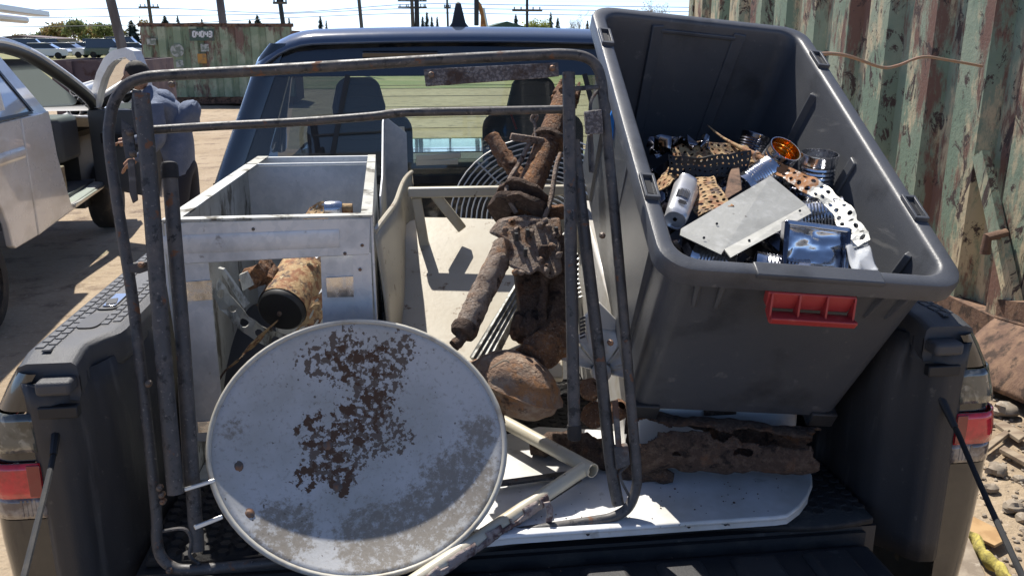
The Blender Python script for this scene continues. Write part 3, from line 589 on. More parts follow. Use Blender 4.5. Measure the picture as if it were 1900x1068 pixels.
def plate(pts, th, dy, name, m='frame', bev=.002, parent=None):
    mb = MB(); mb.prism([FP(*p, dy) for p in pts], (0, th, 0)); return part(FR, name, mb, M[m], bevel=bev, parent=parent)
plate([(786, 128), (1036, 116), (1038, 142), (1000, 146), (790, 161)], .006, -.016, 'gritty_plate', 'grit')
plate([(1085, 208), (1117, 203), (1120, 248), (1088, 250)], .014, -.02, 'rubber_pad', 'grit')
plate([(245, 165), (262, 168), (272, 240), (268, 262), (250, 245), (243, 200)], .004, -.02, 'hinge_plate')
plate([(224, 220), (246, 235), (254, 292), (232, 296), (226, 260)], .004, -.012, 'hinge_plate')
plate([(236, 296), (250, 296), (256, 372), (246, 378), (240, 360)], .004, -.012, 'slotted_link', 'framedirty')
plate([(1136, 745), (1147, 740), (1154, 828), (1143, 835)], .004, -.006, 'slotted_link', 'framedirty')
plate([(1140, 830), (1166, 826), (1170, 862), (1144, 872)], .016, -.008, 'hinge_block', 'framedirty')
plate([(1062, 160), (1112, 158), (1112, 166), (1062, 170)], .004, -.01, 'hinge_arm')
plate([(340, 905), (398, 888), (400, 895), (342, 913)], .004, -.03, 'hinge_arm', 'alu')
plate([(358, 975), (412, 955), (414, 963), (362, 984)], .004, -.04, 'hinge_arm', 'alu')
plate([(238, 490), (274, 485), (276, 502), (258, 508), (240, 505)], .012, -.01, 'hinge_block', 'framedirty')
mb = MB()
for (px, py, dy) in ((275, 712, -.02), (1118, 437, -.012), (318, 157, -.016), (262, 492, -.02), (1133, 636, -.012), (240, 246, -.02), (246, 285, -.02), (296, 905, -.03), (300, 918, -.03), (302, 930, -.03), (314, 1058, -.012), (800, 139, -.02), (1025, 127, -.02), (940, 990, -.012)):
    p = FP(px, py, dy); mb = MB(); mb.lathe([(.0068, .006), (.0068, -.001), (.0055, -.004), (.003, -.005), (.003, -.007), (.0001, -.0075)], p, (0, 1, 0), 8); part(FR, 'rivet', mb, M['bolt'], sm=40)
mb = MB(); mb.tube(smooth_path([FP(300, 985), FP(340, 980), FP(355, 1000), FP(352, 1030), FP(370, 1045)], 4), .004, 6); part(FR, 'spring_wire', mb, M['frame'])
mb = MB(); mb.tube(smooth_path([FP(1165, 862), FP(1150, 880), FP(1165, 915), FP(1172, 925)], 4), .0035, 6); part(FR, 'spring_wire', mb, M['framedirty'])
mb = MB(); mb.tube(smooth_path([FP(1112, 165), FP(1098, 185), FP(1095, 215), FP(1100, 300), FP(1098, 320)], 4), .004, 6); part(FR, 'spring_wire', mb, M['framedirty'])
plate([(1090, 250), (1100, 250), (1102, 320), (1093, 320)], .004, .0, 'slotted_link', 'frame')
# --- satellite dish
DB = V((-.372, -.11, .90)); DT = at(690, 597, .19); dc = (DB+DT)/2; du = (DT-DB).normalized(); db = (DT-DB).length/2
dr = V((1, 0, 0)); dr = (dr-du*dr.dot(du)).normalized(); dn = dr.cross(du); dn = dn if dn.y < 0 else -dn
da = .306; DD = .060
def dishp(px, py):   # photo pixel -> point on the dish plane
    d = ray(px, py); tt = (dc-CAM).dot(dn)/d.dot(dn); return CAM+d*tt
DS = thing('satellite_dish', 'round grey satellite dish with brown peeling patch leaning at the tailgate', 'satellite dish', DB)
def loc(px, py, r): p = dishp(px, py)-dn*DD*.8-DB; return (p.x, p.y, p.z, r)
M['dish'] = mat('dish', (.46, .46, .455), .5, layers=[dict(c=(.35, .345, .32), s=6, lo=.42, hi=.66, d=8), dict(c=(.24, .22, .185), s=110, lo=.55, hi=.7, d=5, a=.6),
    dict(c=(.20, .17, .13), s=60, lo=.50, hi=.62, d=10, nr=.78, a=.85, m=[loc(860, 900, .15), loc(700, 1010, .15), loc(520, 990, .12), loc(900, 800, .09), loc(420, 790, .07), loc(800, 960, .14)]),
    dict(c=(.13, .10, .08), s=85, lo=.595, hi=.625, d=6, nr=.6, r=.9, m=[loc(640, 650, .12), loc(700, 680, .12), loc(680, 760, .11), loc(590, 660, .09), loc(740, 640, .09), loc(620, 830, .13), loc(720, 800, .09)]),
    dict(c=(.085, .048, .03), s=48, lo=.62, hi=.645, d=9, nr=.62, r=.95, m=[loc(650, 780, .10), loc(690, 740, .09), loc(610, 860, .09), loc(560, 880, .06), loc(575, 790, .07), loc(625, 890, .06), loc(640, 660, .10), loc(700, 660, .08)]),
    dict(c=(.12, .1, .08), s=70, lo=.66, hi=.70, d=6)], bump=.12, bscale=140, bdist=.004)
mb = MB(); NR, NA = 18, 72; vs = [dc-dn*DD]; fs = []
for i in range(1, NR+1):
    ro = i/NR
    for j in range(NA):
        a = 2*math.pi*j/NA; vs.append(dc+dr*da*ro*math.cos(a)+du*db*ro*math.sin(a)-dn*DD*(1-ro*ro))
for j in range(NA): fs.append((0, 1+j, 1+(j+1) % NA))
for i in range(NR-1):
    for j in range(NA): fs.append((1+i*NA+j, 1+(i+1)*NA+j, 1+(i+1)*NA+(j+1) % NA, 1+i*NA+(j+1) % NA))
mb.add(vs, fs); part(DS, 'reflector', mb, M['dish'], sm=80, solid=.004)
mb = MB(); mb.tube([dc+dr*da*math.cos(2*math.pi*j/80)+du*db*math.sin(2*math.pi*j/80) for j in range(80)], .0058, 8, closed=True); part(DS, 'rolled_rim', mb, M['dishrim'], sm=80)
for (px, py) in ((437, 863), (459, 953), (601, 818), (621, 900)):
    p = dishp(px, py); rel = p-dc; ro2 = (rel.dot(dr)/da)**2+(rel.dot(du)/db)**2; p = p-dn*DD*(1-ro2)
    d = ray(px, py); 
    mb = MB(); mb.lathe([(.0125, 0), (.012, .0015), (.009, .002), (.0075, .0035), (.004, .0042), (.0001, .0044)], p, dn, 16); part(DS, 'bolt_head', mb, M['bolt'], sm=40)
# --- bent pipe frame with torn foam wrap, in front
t = thing('pipe_frame', 'cream tubular T joint frame with torn brown foam wrap at the tailgate', 'pipe frame', atz(1090, 862, .95))
A, B, Cc = atz(1088, 866, 1.0), atz(770, 1078, .905), atz(935, 782, 1.0)
dd = (A-Cc).normalized()
mb = MB(); E2 = A+dd*.022
mb.tube([Cc-dd*.10, A, E2], .0165, 18, cap=False); mb.tube([Cc-dd*.1, A, E2], .0142, 18, cap=False); mb.lathe([(.0142, 0), (.0165, 0)], E2, dd, 18); part(t, 'pipe', mb, M['pipe'], sm=60)
d2 = (B-A).normalized()
mb = MB(); mb.tube([A+d2*.006, lerp(A, B, .5), B+d2*.12], .0165, 16); part(t, 'pipe', mb, M['pipe'], sm=60)
sdv = d2.cross(V((0, 0, 1))).normalized()
def wrapf(u, v):
    c = lerp(lerp(A, B, .28), B+d2*.12, u); a = lerp(-1.9, 1.35, v)+.35*noise.noise(V((u*12, v*2, 0)))
    n1 = sdv if sdv.y < 0 else -sdv; n2 = V((0, 0, 1)); n2 = (n2-d2*n2.dot(d2)).normalized()
    r = .0195+.003*noise.noise(V((u*40, v*6, 2)))
    return c+(n1*math.cos(a-.6)+n2*math.sin(a-.6))*r
mb = MB(); mb.grid(wrapf, 60, 12, lambda u, v: not (v > .8 and noise.noise(V((u*14, 3, 1))) > .05)); part(t, 'foam_wrap', mb, M['wrap'], sm=60, solid=.004)
p0 = atz(1015, 925, .985)+V((0, -.012, 0)); mb = MB(); mb.tube(smooth_path([p0, p0+V((.003, -.008, -.03)), p0+V((-.002, -.010, -.055)), p0+V((-.006, -.012, -.074))], 4), [.008]*5+[.007]*4+[.006]*3+[.003], 7, ry=.45, rough=.5, rs=90); part(t, 'hanging_strip', mb, M['wrap'], sm=60)
mb = MB(); mb.tube([A+d2*.02+V((.0, -.014, -.014)), lerp(A, B, .33)+V((0, -.014, -.012))], .003, 6); part(t, 'split_edge', mb, M['black'])
# --- white board on the bed floor
t = thing('white_board', 'white enamelled table top with rounded end lying flat on the rubber mat', 'table top', V((.3, .1, FZ+.03)))
ob = [(880, 1000), (950, 992), (1290, 968), (1440, 958), (1462, 955), (1485, 938), (1500, 918), (1508, 898), (1507, 880), (1500, 868), (1480, 862), (1300, 848), (1180, 800), (1000, 790), (930, 806), (880, 860)]
zt = .938
mb = MB(); mb.prism([atz(px, py, zt) for px, py in ob], (0, 0, -.012)); part(t, 'top_sheet', mb, M['whiteboard'], bevel=.005, bseg=3)
ed = [(880, 1000), (950, 992), (1290, 968), (1440, 958), (1462, 955), (1485, 938), (1500, 918)]
mb = MB(); P = [atz(px, py, zt-.003) for px, py in ed]
for a, c in zip(P, P[1:]): mb.hexa([a+V((0, .001, -.022)), c+V((0, .001, -.022)), c+V((0, .006, -.022)), a+V((0, .006, -.022)), a+V((0, -.001, 0)), c+V((0, -.001, 0)), c+V((0, .006, 0)), a+V((0, .006, 0))])
part(t, 'edge_lip', mb, M['whiteboard'])
mb = MB()
for (px, py) in ((1278, 976), (1345, 970), (1090, 988)):
    p = atz(px, py, zt-.012); p.y = p.y-.004; mb.lathe([(.004, .004), (.004, -.001), (.0001, -.001)], V((p.x, P[2].y-.001 if px > 1200 else p.y, zt-.012)), (0, 1, 0), 10)
part(t, 'lip_hole', mb, M['black'])
# dark iron strap across it
mb = MB(); mb.bar(atz(915, 898, .952), atz(1105, 872, .952), .022, .006); solo('iron_strap', 'flat black iron strap lying on the white board behind the pipe', 'iron strap', mb, M['frame'], bevel=.001)
# --- rusty strut assembly
ST = thing('rusty_strut', 'rusted suspension strut with flange, bracket and shock standing in the bed', 'suspension strut', at(985, 610, .33))
def rtube(pts, r, n=14, rough=.12, rs=60, sub=8): 
    mb = MB(); P = smooth_path(pts, sub); 
    if isinstance(r, (list, tuple)):
        k = len(P)-1; r = [lerp(r[int(i/k*(len(r)-1))], r[min(len(r)-1, int(i/k*(len(r)-1))+1)], (i/k*(len(r)-1)) % 1) for i in range(k+1)]
    mb.tube(P, r, n, rough=rough, rs=rs); return mb
pt, pf = at(1052, 175, .80), at(968, 388, .50)
part(ST, 'tube', rtube([pt, lerp(pt, pf, .5), pf], .033, 20, .10, 70, 14), M['rust'], sm=70)
mb = MB(); dx_ = (pf-pt).normalized(); u_ = dx_.orthogonal().normalized(); w_ = dx_.cross(u_)
for k in range(9):
    a = k*2*math.pi/9; c = pt+(u_*math.cos(a)+w_*math.sin(a))*.03; mb.tube([c+dx_*.02, c-dx_*rnd(.015, .06)], [.012, .003], 6, rough=.5, rs=80)
part(ST, 'torn_end', mb, M['rust'], sm=60)
def ring(c, ax, ri, ro, h, name, m, wob=.1):
    mb = MB(); mb.lathe([(ri, -h/2), (ro, -h/2*.8), (ro*1.02, 0), (ro, h/2*.8), (ri, h/2), (ri, -h/2)], c, ax, 28, rough=ro*wob, rs=24); part(ST, name, mb, M[m], sm=50)
ring(lerp(pt, pf, .43), dx_, .03, .047, .016, 'clamp', 'rustdark')
ring(lerp(pt, pf, .93), dx_, .03, .072, .014, 'flange', 'rustdark', .3)
ring(lerp(pt, pf, 1.03), dx_, .03, .078, .016, 'flange', 'rustdark', .3)
# bracket hood
mb = MB()
brp = [(908, 432), (930, 405), (975, 398), (1010, 405), (1040, 402), (1046, 440), (1040, 470), (1046, 505), (1022, 520), (1000, 500), (985, 512), (945, 495), (945, 455), (925, 440)]
def bq(p, dy): return at(p[0], p[1], .355+dy+(480-p[1])/100*.10)
mb.prism([bq(p, -.03+.03*abs((p[0]-985)/60)) for p in brp], (0, .05, -.01))
ms = mb; part(ST, 'bracket', ms, M['rustgrey'], bevel=.008, bseg=2)
for (px, py) in ((979, 432), (958, 439), (1032, 428), (975, 468)):
    mb = MB(); mb.obox(bq((px, py), -.026), (.004, 0, 0), (0, .008, 0), (0, 0, .009)); part(ST, 'bracket_hole', mb, M['black'])
random.seed(5)
for k in range(16):
    px, py = rnd(935, 1044), rnd(404, 510); p = bq((px, py), -.022); mb = MB(); mb.lathe([(.0001, -.009), (.007, -.005), (.009, 0), (.007, .005), (.0001, .009)], p, (rnd(-1, 1), -1, rnd(-1, 1)), 8, rough=.006, rs=80); part(ST, 'rust_scale', mb, M['rustgrey'], sm=60)
# post
mb = MB(); a, c = at(985, 490, .43), at(1000, 625, .33); mb.bar(a, c, .085, .07, up=(0, -1, 0)); part(ST, 'post', mb, M['rustdark'], bevel=.006)
part(ST, 'post_rib', rtube([at(1008, 455, .35), at(1010, 530, .335), at(1004, 600, .30)], [.013, .010, .012], 9, .5, 70, 10), M['rustdark'], sm=60)
mb = rtube([at(1030, 440, .42), at(1032, 520, .38), at(1028, 600, .34)], [.035, .03, .04], 10, .5, 40, 8); part(ST, 'rust_crust', mb, M['rustdark'], sm=60)
mb = rtube([at(950, 600, .33), at(985, 608, .32), at(1030, 606, .33)], [.028, .036, .03], 10, .6, 60, 8); part(ST, 'dirt_clod', mb, M['rustdark'], sm=60)
# shock absorber
s0, s1 = at(938, 455, .40), at(862, 612, .24); sd_ = (s1-s0).normalized()
part(ST, 'shock_body', rtube([s0, lerp(s0, s1, .5), s1], .0285, 18, .14, 70, 12), M['rustgrey'], sm=70)
mb = MB(); mb.lathe([(.031, -.012), (.033, 0), (.029, .012), (.014, .014)], s1, sd_, 18, rough=.003, rs=60); part(ST, 'shock_collar', mb, M['rustdark'], sm=50)
part(ST, 'shock_eye', rtube([s1+sd_*.012, s1+sd_*.028, s1+sd_*.042+V((-.008, 0, 0))], [.016, .013, .016], 10, .3, 90, 5), M['rustdark'], sm=60)
# tie rods
part(ST, 'tie_rod', rtube([at(958, 395, .46), at(940, 350, .5), at(965, 300, .58), at(985, 262, .63)], .0065, 8, .2, 90, 6), M['rustgrey'], sm=60)
part(ST, 'tie_rod', rtube([at(1010, 405, .42), at(1022, 370, .46), at(1032, 310, .52), at(1040, 285, .55)], .0065, 8, .2, 90, 6), M['rustgrey'], sm=60)
mb = MB(); mb.obox(at(978, 258, .63), (.045, .01, -.008), (0, .012, 0), (.002, 0, .009)); part(ST, 'rod_plate', mb, M['rustgrey'], bevel=.003)
part(ST, 'eye_hook', rtube([at(994, 255, .66), at(992, 230, .68), at(986, 222, .69), at(990, 214, .69), at(997, 216, .69), at(992, 226, .69)], .0045, 8, .15, 90, 6), M['rustgrey'], sm=60)
mb = MB(); mb.bar(at(1000, 398, .5), at(1048, 392, .5), .03, .035); part(ST, 'cross_bar', mb, M['rust'], bevel=.004)
# rusty stick
mb = rtube([at(912, 252, .78), at(935, 290, .74), at(962, 325, .70), at(985, 352, .66)], [.020, .024, .022, .024], 9, .35, 60, 8); solo('rusty_bar', 'short crusted rusty bar leaning on the fan guard left of the strut tube', 'rusty bar', mb, M['rust'], sm=60)
# muffler body
mc = at(958, 712, .22); mb = MB(); n1, n2 = 40, 28; ax1 = (rt*.93-upv*.38+fw*.1).normalized(); ax2 = (upv*.93+rt*.38-fw*.25).normalized(); ax3 = ax1.cross(ax2)
vs = []
for i in range(n2+1):
    th = math.pi*i/n2
    for j in range(n1):
        ph = 2*math.pi*j/n1; p = V((math.sin(th)*math.cos(ph), math.sin(th)*math.sin(ph), math.cos(th)))
        q = ax1*p.x*.112+ax2*p.z*.072+ax3*p.y*.085
        q *= 1+.10*noise.noise(q*14)+.05*noise.noise(q*45)+.10*math.exp(-(p.z/.07)**2)
        vs.append(mc+q)
mb.add(vs, [(i*n1+j, i*n1+(j+1) % n1, (i+1)*n1+(j+1) % n1, (i+1)*n1+j) for i in range(n2) for j in range(n1)])
MU = thing('rusty_muffler', 'egg shaped rust brown muffler lying right of the satellite dish', 'muffler', mc-V((0, 0, .09)))
part(MU, 'shell', mb, M['muffler'], sm=80)
part(MU, 'inlet_pipe', rtube([at(985, 668, .26), at(1012, 640, .3), at(1035, 612, .34)], [.045, .05, .05], 12, .35, 40, 8), M['rust'], sm=60)
part(MU, 'broken_stub', rtube([at(905, 760, .2), at(918, 790, .19)], [.035, .03], 10, .4, 50, 6), M['rustdark'], sm=60)
part(MU, 'straw', rtube([at(910, 683, .12), at(935, 668, .12), at(945, 672, .12)], .002, 5, 0, 1, 3), M['plank'], sm=60)
# collapsed exhaust sheet under the tote
def exf(u, v):
    L_ = lerp(at(1165, 815, .16), at(1535, 835, .06), u); a = lerp(-1.0, 4.6, v)+.3*noise.noise(V((u*3, v*2, 5)))
    r = (.065+.012*noise.noise(V((u*7, v*3, 0))))*lerp(1.1, .82, u)
    return L_+V((0, .02, -.01))+V((0.01*noise.noise(V((u*20, v*9, 4))), -math.cos(a)*r*1.0, math.sin(a)*r*.95+.006*noise.noise(V((u*18, v*8, 7)))))
def exk(u, v):
    e = noise.noise(V((u*16, v*9, 2)))*.05
    if (u-.03-e)/1 < 0: return False
    if u+e*1.8+.04*noise.noise(V((3, v*22, 8))) > .955-.06*math.sin(v*7): return False
    hol = [(a_, .02+b0*.56, c_, d_*.6) for a_, b0, c_, d_ in ((.14, .62, .07, .09), (.45, .55, .055, .06), (.66, .56, .15, .10), (.56, .34, .055, .05), (.30, .62, .16, .035), (.22, .30, .022, .03), (.9, .82, .03, .03), (.06, .52, .06, .12), (.83, .5, .1, .07))]
    for (a, b_, c, d) in hol:
        if ((u-a)/c)**2+((v-b_)/d)**2+e*9 < 1: return False
    return True
mb = MB(); mb.grid(exf, 130, 100, exk); solo('exhaust_sheet', 'collapsed perforated rusty exhaust pipe lying under the black tote', 'exhaust pipe', mb, M['rustdark'], sm=60, solid=.005)
for i, (px, py, y, r) in enumerate(((1095, 725, .22, .03), (1140, 765, .2, .032), (1100, 770, .24, .03))):
    mb = MB(); mb.lathe([(.0001, -r), (r*.7, -r*.75), (r, 0), (r*.75, r*.8), (.0001, r)], at(px, py, y), (.4, -.5, .8), 14, rough=r*.6, rs=30)
    solo('rust_lump', ['crumbling rust lump behind the frame legs, uppermost', 'crumbling rust lump beside the slotted link, right one', 'crumbling rust lump low between the frame legs'][i], 'rust lump', mb, M['rust'], sm=60, group='rust lumps behind the frame legs')
mb = rtube([at(985, 830, .3), at(1060, 825, .27), at(1120, 845, .22), at(1180, 870, .16), at(1250, 885, .12)], [.02, .034, .036, .03, .012], 14, .55, 40, 10); solo('burnt_pipe', 'dark burnt exhaust pipe lying on the white board behind the frame legs', 'exhaust pipe', mb, M['rustdark'], sm=60)
# --- fan guard
FG = thing('fan_guard', 'round wire fan guard standing near the cab behind the strut', 'fan guard', at(1010, 540, 1.1))
fc = at(1012, 400, 1.08); f1 = rt.copy(); f2 = (upv*.9+fw*.42).normalized(); f3 = f1.cross(f2)
for k in range(15):
    r = .075+k*.0165; mb = MB(); mb.tube([fc+f1*r*math.cos(2*math.pi*j/44)+f2*r*math.sin(2*math.pi*j/44)-f3*.04*(1-(k/14)**2) for j in range(44)], .0026, 5, closed=True); part(FG, 'wire_ring', mb, M['alu'], sm=60)
for k in range(6):
    a = .3+k*math.pi/3; mb = MB(); mb.tube([fc+(f1*math.cos(a)+f2*math.sin(a))*r-f3*(.04*(1-((r-.075)/.231)**2)+.004) for r in (.07, .15, .22, .306)], .0034, 6); part(FG, 'spoke', mb, M['alu'])
# --- cream chair frame in front of the cab
t = thing('chair_frame', 'cream steel chair frame with a crossbar standing before the rear window', 'chair frame', at(790, 420, .95))
a, c = at(757, 357, .92), at(1085, 352, .92)
mb = MB(); mb.bar(a, c, .03, .03); part(t, 'crossbar', mb, M['pipe'], bevel=.005)
for (p, q) in (((772, 366), (790, 470)), ((806, 360), (858, 425)), ((1075, 366), (1080, 470))):
    mb = MB(); mb.bar(at(*p, .93), at(*q, .93), .03, .022, up=(0, 1, 0)); part(t, 'leg', mb, M['pipe'], bevel=.004)
# lower end of the bed: more scrap seen in the shade behind
for i, (p, q, lab) in enumerate((((773, 293), (855, 288), 'thin white stick lying against the cab, upper of two'), ((772, 302), (850, 300), 'thin white stick lying against the cab, lower of two'), ((745, 235), (752, 315), 'white stick standing upright against the cab'))):
    mb = MB(); mb.bar(at(*p, 1.62), at(*q, 1.6), .016, .02); solo('white_stick', lab, 'stick', mb, M['pipe'], bevel=.002, group='white sticks by the cab')
# --- white plastic housing pieces behind the frame legs
t = thing('plastic_housing', 'cracked white plastic fan housing behind the right frame legs', 'plastic housing', at(1110, 740, .3))
hc = at(1115, 690, .34)
for k in range(5):
    a0 = -1.0+k*.62
    def pf_(u, v):
        a = a0+u*.55; r = lerp(.02, .095, v); return hc+(rt*math.cos(a+.8)+upv*math.sin(a+.8))*r*(1.15)+fw*(-.03*math.sin(v*2.6)+.012*math.sin(u*3.1))
    mb = MB(); mb.grid(pf_, 6, 8); part(t, 'blade', mb, M['whiteplastic'], sm=60, solid=.004)
mb = MB(); mb.lathe([(.026, .02), (.024, -.02), (.012, -.03), (.0001, -.032)], hc, fw, 16); part(t, 'hub', mb, M['whiteplastic'])
mb = MB(); q = [at(1085, 590, .34), at(1112, 560, .36), at(1150, 600, .36), at(1150, 690, .36), at(1095, 670, .34)]; mb.prism(q, (0, .02, 0)); vp = part(t, 'vent_panel', mb, M['whiteplastic'], bevel=.004)
mb = MB()
for k in range(6): mb.bar(at(1076, 592+k*7, .325), at(1086, 588+k*7, .325), .004, .004)
part(t, 'vent_slot', mb, M['ink'], parent=vp)
mb = MB(); mb.prism([at(1128, 228, .55), at(1140, 195, .55), at(1142, 250, .55), at(1136, 262, .55)], (0, .01, 0)); solo('blue_tape', 'scrap of bright blue tape stuck on the tote beside the frame', 'tape', mb, M['blue'])
# ================================================================ perforated strips, cans
def perf(path, side, width, rows, mname, hole=.62, nsub=6, cell=None, warp=.009):
    """strip of sheet metal with real holes; path of points, side vector (or list)"""
    P = smooth_path(path, nsub); cum = [0]
    for a, b_ in zip(P, P[1:]): cum.append(cum[-1]+(b_-a).length)
    Lt = cum[-1]; cs = cell or (max(width) if isinstance(width, (list, tuple)) else width)/rows; n = max(1, int(Lt/cs)); S = side if isinstance(side, list) else [side, side]; S = [V(s).normalized() for s in S]
    wd = width if isinstance(width, (list, tuple)) else (width, width)
    def pos(s, w):
        s = max(0, min(Lt, s)); i = 0
        while i < len(cum)-2 and cum[i+1] < s: i += 1
        t = (s-cum[i])/max(1e-6, cum[i+1]-cum[i]); f = s/Lt*(len(S)-1); k = min(int(f), len(S)-2)
        q = lerp(P[i], P[i+1], t)+lerp(S[k], S[k+1], f-k).normalized()*w*lerp(wd[0], wd[1], s/Lt)
        return q+V((noise.noise(q*26), noise.noise(q*26+V((7, 0, 0))), noise.noise(q*26+V((0, 9, 0)))))*warp
    mb = MB(); ch = Lt/n
    for i in range(n):
        for j in range(rows):
            cx, cw = (i+.5)*ch, ((j+.5)/rows-.5); h = .5/rows
            pts = [(-1, -1), (0, -1), (1, -1), (1, 0), (1, 1), (0, 1), (-1, 1), (-1, 0)]
            vs = [pos(cx+a*ch/2, cw+b_*h) for a, b_ in pts]
            vs += [pos(cx+ch/2*hole*math.cos(math.radians(225+45*k)), cw+h*hole*math.sin(math.radians(225+45*k))) for k in range(8)]
            mb.add(vs, [(k, (k+1) % 8, 8+(k+1) % 8, 8+k) for k in range(8)])
    return mb
def can(name, label, c, ax, r, h, m='tin', inner=None, ribs=9, lid=True, lab=None, group='empty food cans in the tote'):
    """c = centre of the base, axis towards the open or lidded end"""
    ax = V(ax).normalized(); t = thing(name, label, 'can', V(c), group)
    prof = [(.0001, 0), (r*.97, 0), (r*1.02, .001), (r*1.02, .004), (r, .006)]
    k0, k1 = h*.2, h*.8
    prof += [(r, k0)]
    for k in range(ribs*4): 
        prof.append((r*(1-.022*(1-math.cos(2*math.pi*k/4))), lerp(k0, k1, k/(ribs*4))))
    prof += [(r, k1), (r, h-.006), (r*1.025, h-.004), (r*1.025, h), (r*.97, h)]
    mb = MB(); mb.lathe(prof, c, ax, 28); part(t, 'can_wall', mb, M[m], sm=30)
    mb = MB()
    if lid: mb.lathe([(r*.97, h-.001), (r*.95, h-.005), (r*.6, h-.005), (r*.58, h-.004), (.0001, h-.004)], c, ax, 28); part(t, 'lid', mb, M[m], sm=30)
    else: mb.lathe([(r*.97, h), (r*.96, h*.5), (r*.95, h*.12), (.0001, h*.1)], c, ax, 28); part(t, 'inner_wall', mb, M[inner or m], sm=30)
    return t
# ---------------- inside the galvanised cabinet
t = thing('electric_motor', 'round motor with a flat black end cap inside the galvanized cabinet', 'electric motor', at(522, 622, .52))
mcn = at(522, 575, .46); ax = V((.25, .9, .35)).normalized()
mb = MB(); mb.lathe([(.0001, -.012), (.02, -.012), (.055, -.008), (.060, -.002), (.060, .01)], mcn, ax, 36); part(t, 'end_cap', mb, M['black'], sm=40)
mb = MB(); mb.lathe([(.062, .008), (.062, .16), (.05, .18), (.0001, .18)], mcn, ax, 36); part(t, 'casing', mb, M['tanrust'], sm=40)
mb = MB(); mb.lathe([(.0001, -.020), (.005, -.019), (.006, -.012)], mcn, ax, 12); part(t, 'shaft', mb, M['bolt'])
mb = MB(); mb.lathe([(.0001, -.011), (.004, -.0105), (.004, -.006)], mcn+V((-.025, 0, -.045)), ax, 10); part(t, 'screw', mb, M['bolt'])
t = thing('metal_duct', 'grey round sheet duct section behind the motor in the cabinet', 'duct', at(600, 600, .75))
mb = MB(); mb.tube([at(570, 600, .62), at(585, 520, .9)], .08, 28, cap=True); part(t, 'duct_wall', mb, M['galv'], sm=40)
mb = MB(); mb.lathe([(.083, -.006), (.083, .006), (.08, .006)], at(570, 600, .62), (at(585, 520, .9)-at(570, 600, .62)), 28); part(t, 'duct_bead', mb, M['galv'])
strips = [
 ('tan rusty perforated strip rising out of the cabinet opening', [at(505, 560, .5), at(560, 470, .62), at(590, 395, .72)], (1, .2, .1), .07, 3, 'tanrust', .5),
 ('dark perforated strip beside the tan one in the cabinet', [at(545, 545, .56), at(590, 485, .66), at(620, 440, .74)], (1, .2, -.3), .05, 2, 'rustdark', .55),
 ('orange rusted perforated plate right of the motor', [at(548, 640, .42), at(585, 585, .45), at(604, 535, .47)], (1, .1, .5), .07, 2, 'tanrust', .4),
 ('grey perforated angle strip slanting at the left of the motor', [at(398, 530, .42), at(430, 575, .44), at(475, 615, .47), at(530, 640, .5)], (.5, 0, .8), .045, 1, 'galvdirty', .5),
 ('dark perforated plate low in the cabinet opening', [at(420, 690, .38), at(455, 650, .42), at(500, 610, .46)], (.7, .1, .7), .085, 3, 'tanrust', .45),
 ('black perforated plate under the motor', [at(470, 690, .36), at(500, 660, .4), at(545, 632, .44)], (.7, .1, .7), .07, 3, 'rustdark', .45),
]
for lab, pth, sd_, w, r_, mm, hl in strips:
    solo('perforated_strip', lab, 'perforated strip', perf(pth, sd_, w, r_, mm, hl), M[mm], sm=0, solid=.003, group='perforated strips in the cabinet')
for i, (q, lab) in enumerate(((((404, 497), (414, 500), (460, 565), (452, 572)), 'bright pointed metal offcut left of the motor'), (((443, 510), (456, 505), (468, 530), (450, 540)), 'bright curled metal offcut above the motor'))):
    mb = MB(); mb.prism([at(px, py, .43+.02*i) for px, py in q], (.004, .006, .002)); solo('metal_offcut', lab, 'metal scrap', mb, M['galvdirty'], sm=0)
mb = rtube([at(455, 530, .5), at(480, 505, .52), at(500, 500, .54), at(498, 520, .5)], [.02, .028, .024, .015], 9, .7, 45, 6); solo('rusty_clump', 'crumpled orange rusty clump above the motor in the cabinet', 'rusty scrap', mb, M['rust'], sm=50)
# spray can seen over the cabinet header
t = thing('spray_can', 'small silver spray can with brown cap lying in the top of the cabinet', 'spray can', at(600, 390, .62)-V((0, 0, .02)))
a, c = at(602, 389, .62), at(632, 388, .62); d = (c-a).normalized()
mb = MB(); mb.lathe([(.0001, 0), (.021, .001), (.022, .004), (.022, .04), (.018, .046)], a, d, 20); part(t, 'body', mb, M['tin'], sm=40)
mb = MB(); mb.lathe([(.015, .044), (.014, .072), (.0001, .073)], a, d, 16); part(t, 'cap', mb, M['tanrust'], sm=40)
solo('perforated_strip', 'tan perforated tip showing above the cabinet header', 'perforated strip', perf([at(575, 420, .6), at(580, 400, .63), at(590, 378, .66)], (1, .3, .2), .05, 3, 'tanrust', .5), M['tanrust'], sm=0, solid=.003, group='perforated strips in the cabinet')
# ================================================================ black tote
sc = .63/.56
TO = CAM+(V((.468, -.301, 1.543))-CAM)*sc
def rotm(a, b_, c): return Matrix.Rotation(a, 3, 'Z') @ Matrix.Rotation(b_, 3, 'X') @ Matrix.Rotation(c, 3, 'Y')
TM = rotm(-.054, .474, .111); TL, TW, TD, TP = 1.095, .63, .479, .064
def tl(x, y, z): return TO+TM @ V((x, y, z))
TT = thing('storage_tote', 'large black plastic storage tote with red latch tilted over the right of the bed', 'storage tote', tl(0, .1, -TD))
def loop(ins, z, rc):
    out = []; hw = TW/2-ins; y0, y1 = ins, TL-ins; rc = max(.004, rc-ins*.5)
    for (cx, cy, a0) in ((hw-rc, y1-rc, 0), (-hw+rc, y1-rc, 90), (-hw+rc, y0+rc, 180), (hw-rc, y0+rc, 270)):
        for k in range(7):
            a = math.radians(a0+15*k); out.append(tl(cx+rc*math.cos(a), cy+rc*math.sin(a), z))
    return out
